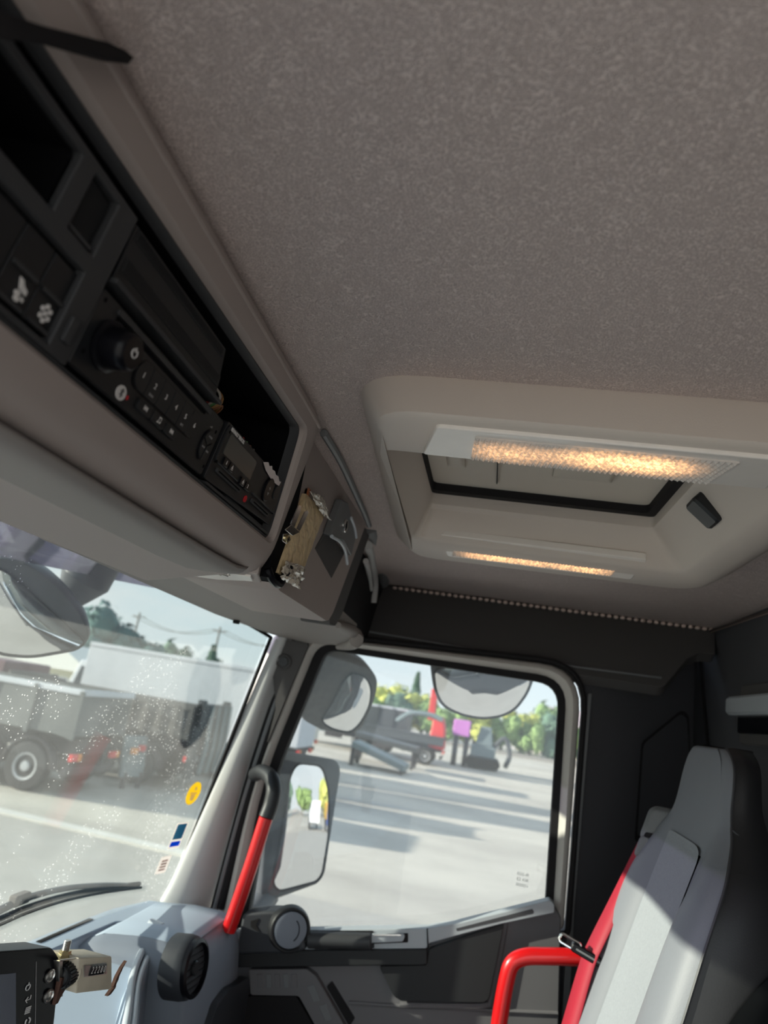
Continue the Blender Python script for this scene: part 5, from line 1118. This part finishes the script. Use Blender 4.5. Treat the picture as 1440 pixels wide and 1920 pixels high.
def truck(name, label, cat, X0, X1, Y0, Y1, zb, zt, body, ribs=0, cab=None, cabz=3.0, wy=(1.2, 2.4), wr=.52, back=None, rail=None, group=None, open_top=False):
    """stands on the ground, length along y; Y0 is the tail end towards us"""
    t = root(name, ((X0+X1)/2, (Y0+Y1)/2, 0), label, cat, group)
    cy = Y1-2.2 if cab else Y1
    mb = MB()
    if open_top:
        w = .08
        mb.bx((X0, Y0, zb), (X1, cy, zb+.1)); mb.bx((X0, Y0, zb), (X0+w, cy, zt)); mb.bx((X1-w, Y0, zb), (X1, cy, zt)); mb.bx((X0, Y0, zb), (X1, Y0+w, zt)); mb.bx((X0, cy-w, zb), (X1, cy, zt+.15))
    else: mb.bx((X0, Y0, zb), (X1, cy, zt))
    mb.build('body', PT[body], t, bevel=.03)
    if ribs:
        n_r = int((cy-Y0)/ribs)
        for k in range(n_r+1):
            mb = MB(); y = Y0+k*(cy-Y0)/n_r; mb.bx((X0-.06, y-.05, zb), (X0+.01, y+.05, zt)); mb.build('rib', PT[body], t)
    mb = MB(); mb.bx((X0-.03, Y0-.03, zt-.10), (X0+.04, cy, zt+.04)); mb.bx((X0-.03, Y0-.05, zt-.10), (X1, Y0+.02, zt+.04)); mb.build('top_rail', PT[rail or body], t, bevel=.02)
    mb = MB(); mb.bx((X0+.5, Y0+.1, zb-.38), (X1-.5, Y1-.2, zb-.02)); mb.bx((X0+.15, Y0+.05, .45), (X1-.15, Y0+.15, .62)); mb.bx((X0+.1, (Y0+cy)/2-.3, .55), (X0+.5, (Y0+cy)/2+.8, zb-.1)); mb.build('chassis', chas, t)
    for y in list(wy):
        for x, s in ((X0+.02, -1), (X1-.02, 1)): wheel((x, Y0+y, wr), wr, s, t)
        mb = MB(); P_ = [(X0+.02, Y0+y+(wr+.12)*cos(a), wr+(wr+.12)*sin(a)) for a in [k*pi/8 for k in range(9)]]; P2_ = [(x+.32, y_, z_) for x, y_, z_ in P_]
        mb.grid([P_, P2_]); mb.build('mudguard', chas, t, solid=.03)
    for x in (X0+.32, X1-.32):
        mb = MB(); mb.bx((x-.22, Y0-.06, .78), (x+.05, Y0+.02, .93)); mb.build('tail_light', lred, t)
        mb = MB(); mb.bx((x+.06, Y0-.06, .78), (x+.20, Y0+.02, .93)); mb.build('indicator', lor, t)
    if cab:
        mb = MB(); mb.loft([[(X0, Y1-2.0, .7), (X1, Y1-2.0, .7), (X1, Y1, .7), (X0, Y1, .7)], [(X0, Y1-2.0, 1.7), (X1, Y1-2.0, 1.7), (X1, Y1+.02, 1.7), (X0, Y1+.02, 1.7)], [(X0+.08, Y1-2.0, cabz), (X1-.08, Y1-2.0, cabz), (X1-.08, Y1-.35, cabz), (X0+.08, Y1-.35, cabz)]]); mb.build('cab', PT[cab], t, bevel=.06)
        mb = MB(); mb.prism([(X0+.02, Y1-1.3, 1.75), (X0+.02, Y1-.25, 1.75), (X0+.07, Y1-.45, cabz-.25), (X0+.07, Y1-1.3, cabz-.25)], (-.03, 0, 0)); mb.build('side_window', glass_d, t)
        wheel((X0+.02, Y1-1.1, wr), wr, -1, t)
    return t
truck('tipper_truck', 'grey tipper truck, nearest vehicle beyond the windscreen', 'truck', 15.7, 18.1, 9.2, 18.5, 1.25, 2.33, 'grey', 1.1, 'grey', 3.0, (.98, 2.3), .52, rail='white', open_top=True)
truck('tipper_truck', 'maroon and brown-grey ribbed tipper between grey tipper and white trailer', 'truck', 19.3, 21.7, 8.0, 16.0, 1.35, 2.22, 'rib', .42, 'maroon', 2.6, (1.3, 2.5), .50, open_top=True)
truck('box_trailer', 'long white box trailer with pale roof rail beyond the windscreen', 'trailer', 23.0, 25.5, 7.2, 13.7, 1.15, 3.55, 'white', 0, None, 3.6, (1.9, 3.1), .48)
# tall tailgate props of the middle tipper
t = root('tailgate_stack', (20.4, 7.9, 0), 'dark hydraulic tailgate frame leaning behind the ribbed tipper', 'machine')
mb = MB(); mb.bx((19.4, 7.75, .35), (19.65, 7.95, 2.45)); mb.bx((21.3, 7.75, .35), (21.55, 7.95, 2.45)); mb.bx((19.4, 7.7, 1.7), (21.55, 7.95, 2.35)); mb.build('frame', PT['dark'], t, bevel=.03)
for x in (19.8, 20.3, 20.8, 21.2):
    mb = MB(); mb.tube([(x, 7.66, .5), (x, 7.60, 1.2), (x+.1, 7.68, 2.3)], .07, 8); mb.build('ram', PT['teal'], t)
t = root('mudguard_panel', (18.3, 9.2, 0), 'worn grey rear mudguard panel with small lamps', 'panel')
mb = MB(); mb.loft([[(18.2, 9.05, .0+z), (18.95, 8.85, z), (18.95, 8.95, z), (18.2, 9.15, z)] if False else [(18.2-.0*z, 9.02+.12*z, z), (19.0, 8.8+.12*z, z), (19.0, 8.9+.12*z, z), (18.2, 9.12+.12*z, z)] for z in (.28, .7, 1.3)]); mb.build('panel', PT['teal'], t, bevel=.03)
for k, (x, z, m_) in enumerate(((18.35, .95, lor), (18.75, 1.0, lred))):
    mb = MB(); mb.bx((x-.08, 8.88, z-.07), (x+.10, 9.0, z+.08)); mb.build('lamp', m_, t)
mb = MB(); mb.bx((18.3, 9.0, 0), (18.4, 9.1, .4)); mb.bx((18.85, 8.85, 0), (18.95, 8.95, .4)); mb.build('leg', chas, t)

truck('delivery_truck', 'white truck partly hidden behind the large door mirror', 'truck', 27.5, 30, 7.0, 17, 1.0, 3.3, 'white', 0, 'white', 2.9, (1.2, 2.4), .5)
truck('delivery_truck', 'cream truck with open sides behind the wide-angle mirror', 'truck', 33, 35.5, 8.1, 18, .9, 3.1, 'cream', 0, 'cream', 2.9, (1.2,), .5)
truck('dumper_body', 'blue-black skip body truck left of the red crane truck', 'truck', 47, 49.5, 5.1, 14, 1.2, 2.95, 'dark', .9, None, 3, (1.5, 2.8), .5, rail='white', open_top=True)
# lowered loading ramps
for k, (a, b, lab, c) in enumerate((((36, 6.5, 1.15), (35.6, 3.7, .45), 'grey steel loading ramp sloping to the ground, nearer of two', 'teal'), ((39.5, 7.0, 1.45), (39.5, 3.6, 1.15), 'low flat trailer deck behind the sloping ramp', 'dark'))):
    t = root('loading_ramp' if k == 0 else 'flat_trailer', (a[0], (a[1]+b[1])/2, 0), lab, 'ramp' if k == 0 else 'trailer')
    mb = MB(); mb.loft([[(a[0]-.0, a[1], a[2]-.28), (a[0]+2.2, a[1], a[2]-.28), (a[0]+2.2, a[1], a[2]), (a[0], a[1], a[2])], [(b[0], b[1], b[2]-.28), (b[0]+2.2, b[1], b[2]-.28), (b[0]+2.2, b[1], b[2]), (b[0], b[1], b[2])]]); mb.build('deck', PT[c], t, bevel=.03)
    mb = MB(); mb.bx((a[0]+.2, a[1]-.2, 0), (a[0]+.4, a[1], a[2]-.2)); mb.bx((a[0]+1.8, a[1]-.2, 0), (a[0]+2, a[1], a[2]-.2)); mb.bx((b[0]+.2, b[1]+.1, 0), (b[0]+.35, b[1]+.25, b[2]-.1)); mb.bx((b[0]+1.8, b[1]+.1, 0), (b[0]+1.95, b[1]+.25, b[2]-.1)); mb.build('leg', chas, t)
t = truck('crane_truck', 'red crane truck standing tail-on before the hedge', 'truck', 44.8, 46.8, 2.55, 9.5, 1.2, 1.7, 'dark', 0, None, 3, (1.0,), .5)
mb = MB(); mb.loft([[(45, 2.5, 1.0), (46.6, 2.5, 1.0), (46.6, 3.5, 1.0), (45, 3.5, 1.0)], [(45, 2.6, 2.2), (46.6, 2.6, 2.2), (46.6, 3.4, 2.2), (45, 3.4, 2.2)], [(45.3, 2.8, 2.9), (46.3, 2.8, 2.9), (46.3, 3.4, 2.9), (45.3, 3.4, 2.9)]]); mb.build('hopper', PT['red'], t, bevel=.08)
mb = MB(); mb.tube(smooth([(45.2, 5.6, 2.2), (45.2, 4.8, 2.8), (45.2, 3.6, 2.9), (45.2, 2.8, 2.7)], 4), .16, 8); mb.build('boom', PT['teal'], t)
mb = MB(); mb.bx((46.0, 3.4, 2.6), (46.5, 3.8, 4.5)); mb.build('mast', PT['red'], t, bevel=.05)
t = root('skip', (50, 1.8, 0), 'purple skip box on a dark stand beside the red crane truck', 'skip')
mb = MB(); mb.bx((49, 1.2, 1.9), (50.5, 2.3, 2.9)); mb.build('box', PT['purple'], t, bevel=.05); mb = MB(); mb.bx((49.2, 1.2, 0), (50.4, 1.5, 1.9)); mb.bx((49.2, 1.9, 0), (50.4, 2.2, 1.9)); mb.build('stand', chas, t)
t = root('excavator', (50, .2, 0), 'dark grey digger parked in front of the hedge', 'digger')
mb = MB(); mb.bx((49, -.6, .8), (51, 1.0, 1.5)); mb.loft([[(49.2, -.4, 1.5), (50.8, -.4, 1.5), (50.8, .8, 1.5), (49.2, .8, 1.5)], [(49.4, -.2, 2.7), (50.6, -.2, 2.7), (50.6, .5, 2.7), (49.4, .5, 2.7)]]); mb.build('cab', PT['teal'], t, bevel=.08)
mb = MB(); mb.tube(smooth([(49.5, -.4, 1.4), (49.3, -1.1, 2.2), (49.2, -1.5, 1.2), (49.2, -1.3, .4)], 4), .16, 8); mb.build('arm', PT['dark'], t)
for x in (49.0, 50.6):
    mb = MB(); mb.loft([[V((x, y, z)) for y, z in P_] for P_ in [[(-.8, .1), (1.1, .1), (1.3, .45), (1.1, .8), (-.8, .8), (-1, .45)]]]+[[V((x+.4, y, z)) for y, z in [(-.8, .1), (1.1, .1), (1.3, .45), (1.1, .8), (-.8, .8), (-1, .45)]]]); mb.build('track', tyre, t, bevel=.05)
# vehicles that only the mirrors show, well behind the cab
truck('loader_truck', 'yellow truck far behind, seen in the large door mirror', 'truck', 9.5, 12, -62, -56, 1.1, 2.4, 'yellow', 0, 'blue', 2.8, (1.0,), .5)
truck('loader_truck', 'white truck far behind, seen in the large door mirror', 'truck', 5.5, 8, -66, -59, 1.0, 2.6, 'white', 0, 'white', 2.8, (1.0,), .5)

# ================================================================== TREES, HEDGE, HOUSES, POLES
def leafm(n, c): return mat('leaf_'+n, c, .8, var=(.9, .35), spec=.2)
LM = dict(yellow=leafm('yellow_green', (.48, .50, .13)), green=leafm('green', (.22, .32, .12)), dark=leafm('dark_green', (.10, .17, .12)), blue=leafm('bluish', (.10, .17, .16)))
bark = mat('bark', (.12, .09, .07), .9)
def crown(kind, seed, n=900, q=.085):
    rnd = random.Random(seed); mb = MB()
    blobs = [(V((rnd.uniform(-.55, .55), rnd.uniform(-.55, .55), rnd.uniform(.0, .8))), rnd.uniform(.28, .5)) for _ in range(9)] if kind == 'round' else [(V((0, 0, .1+.8*k/7)), .36*(1-k/8)+.04) for k in range(8)]
    for _ in range(n):
        c, r_ = rnd.choice(blobs); d = V((rnd.gauss(0, 1), rnd.gauss(0, 1), rnd.gauss(0, 1))).normalized(); p = c+d*r_*rnd.uniform(.7, 1.05)
        a = (d+V((rnd.uniform(-.6, .6), rnd.uniform(-.6, .6), rnd.uniform(-.2, .8)))).normalized(); u = a.orthogonal().normalized(); w = a.cross(u); s = q*rnd.uniform(.6, 1.3)
        mb.add([p+u*s, p+w*s*.7, p-u*s, p-w*s*.7], [(0, 1, 2, 3)])
    for c, r_ in blobs:
        f = Fr(c, (1, 0, 0), (0, 1, 0), (0, 0, 1)); mb.lathe(f, [(r_*.8*sin(t), -r_*.8*cos(t)) for t in [k*pi/6 for k in range(7)]], 9)
    return mb
CM = {}
def tree(x, y, h, w, col, kind, label, name='tree', group=None, seed=1):
    t = root(name, (x, y, 0), label, 'tree', group)
    key = (kind, seed % 3, col)
    if key not in CM:
        o = crown(kind, seed % 3+5).build('foliage', LM[col], None, ang=180, kind='stuff'); CM[key] = o.data; bpy.data.objects.remove(o)
    o = bpy.data.objects.new('foliage', CM[key]); COL.objects.link(o); o.parent = t; o['kind'] = 'stuff'; o.location = (0, 0, h*.28); o.scale = (w, w, h*.62); o.rotation_euler.z = seed*1.3
    mb = MB(); mb.tube([(x, y, 0), (x+.1, y, h*.3), (x, y+.1, h*.6)], [.2, .16, .08], 7); mb.build('trunk', bark, t)
for k, (px, py, h, w, X, col, kd, lab) in enumerate((
    (190, 1140, 0, 3.6, 60, 'blue', 'round', 'leftmost bluish tree rising over the white trailer'), (235, 1160, 0, 3.4, 62, 'blue', 'round', 'bluish tree in the middle of the clump over the white trailer'), (280, 1180, 0, 3.0, 60, 'blue', 'round', 'bluish tree at the right end of the clump over the trailer'),
    (338, 1208, 0, 2.2, 66, 'dark', 'round', 'low dark tree just above the trailer roof'), (405, 1198, 0, 2.4, 66, 'dark', 'cone', 'pointed dark tree above the trailer roof beside the wires'), (380, 1216, 0, 2.4, 66, 'dark', 'round', 'small bushy tree between two others above the trailer roof'),
    (722, 1284, 0, 4.2, 88, 'yellow', 'round', 'yellow-green tree left of the pointed conifer'), (770, 1290, 0, 4.2, 84, 'yellow', 'round', 'yellow-green tree directly before the conifer'), (786, 1250, 0, 2.6, 96, 'dark', 'cone', 'dark pointed conifer tip standing above the yellow-green trees'), (690, 1300, 0, 4, 90, 'yellow', 'round', 'yellow-green tree beside the wide-angle mirror'),
    (810, 1312, 0, 4, 88, 'green', 'round', 'green tree just left of the kerb mirror'), (985, 1318, 0, 3.0, 90, 'yellow', 'round', 'thin yellowish tree between kerb mirror and house'), (1030, 1322, 0, 2.5, 94, 'green', 'round', 'small green tree top beside the house roof'))):
    p = at(px, py, 'X', X); tree(p.x, p.y, p.z*1.02, w, col, kd, lab, seed=k)
# hedge: clumps side by side
for k in range(11):
    y = 13-k*2.9; col = ('green', 'dark', 'green', 'green', 'yellow', 'green')[k % 6]; px_lab = ('behind the dark skip truck', 'behind the skip truck and ramp', 'left of the red crane truck', 'behind the red crane truck', 'behind the purple skip', 'behind the digger', 'under the kerb mirror', 'right of the kerb mirror', 'in front of the house', 'at the right edge of the window', 'hidden past the window edge')[k]
    tree(80+(k % 3)*.8, y, 4.3+(k*7 % 5)*.16, 2.4, col, 'round', 'bushy green hedge shrub '+px_lab, 'hedge_shrub', 'hedge shrubs at the far side of the yard', seed=k+20)
for k in range(14):
    tree(-24+k*9.5, -112+(k % 3)*6, 6+(k*5 % 3), 4.4, ('green', 'yellow', 'dark')[k % 3], 'round', 'tree of the row far behind the truck, visible only in the mirrors', 'tree', 'tree row behind the truck', seed=k+40)
mb = MB(); mb.bx((78.5, -22, 0), (79, 16, .35)); setp(mb.build('yard_wall', mat('low_wall', (.30, .28, .26), .9)), 'low grey wall under the hedge', None, None, 'structure')
def house(name, label, x0, x1, y0, y1, zw, zr, wall, roofc, along='y'):
    t = root(name, ((x0+x1)/2, (y0+y1)/2, 0), label, 'building'); mb = MB()
    xm = (x0+x1)/2; ym = (y0+y1)/2
    mb.bx((x0, y0, 0), (x1, y1, zw))
    mb.build('wall', wall, t); mb = MB()
    if along == 'y': mb.loft([[(x0-.4, y, zw-.1), (xm, y, zr), (x1+.4, y, zw-.1)] for y in (y0-.4, y1+.4)])
    else: mb.loft([[(x, y0-.4, zw-.1), (x, ym, zr), (x, y1+.4, zw-.1)] for x in (x0-.4, x1+.4)])
    mb.build('roof', roofc, t)
    for k in range(4):
        y = y0+(k+.5)*(y1-y0)/4; mb = MB(); mb.bx((x0-.05, y-.5, zw*.45), (x0+.05, y+.5, zw*.75)); o = mb.build('window', PT['white'], t)
        mb = MB(); mb.bx((x0-.07, y-.4, zw*.48), (x0-.04, y+.4, zw*.73)); mb.build('pane', glass_d, o)
    return t
hw_ = mat('house_wall', (.62, .55, .48), .8); hr_ = mat('roof_tiles_greyish', (.42, .36, .38), .8)
house('house', 'house with a greyish pink roof behind the hedge at the window edge', 100, 108, -20, -7.2, 4.2, 6.3, hw_, hr_)
house('shed', 'pale yellow and white shed left of the white trailer', 40, 50, 23.4, 28.0, 2.1, 3.5, mat('shed_wall', (.60, .58, .42), .8), mat('shed_roof', (.72, .72, .68), .7), 'x')
pole = mat('pole_grey', (.25, .24, .22), .8)
for k, (px, h) in enumerate(((408, 8.2), (250, 8.4))):
    p = at(px, 1200, 'X', 75); t = root('utility_pole', (p.x, p.y, 0), ('utility pole above the trailer near the windscreen pillar', 'utility pole behind the bluish trees')[k], 'pole')
    mb = MB(); mb.tube([(p.x, p.y, 0), (p.x, p.y, h)], .12, 8); mb.build('shaft', pole, t); mb = MB(); mb.bx((p.x-.06, p.y-.8, h-.5), (p.x+.06, p.y+.8, h-.38)); mb.build('crossarm', pole, t)
p0, p1 = at(250, 1200, 'X', 75), at(408, 1200, 'X', 75)
for k in range(2):
    mb = MB(); pts = []
    for i in range(25):
        s = i/24*2.2; y = p0.y+(p1.y-p0.y)*s; fr_s = s % 1; pts.append((75, y+.6*(k*2-1), 7.9-1.0*sin(pi*fr_s)))
    mb.tube(pts, .035, 5); o = mb.build('power_line', pole); setp(o, ('upper sagging power line over the trailer', 'second sagging power line over the trailer')[k], 'cable')
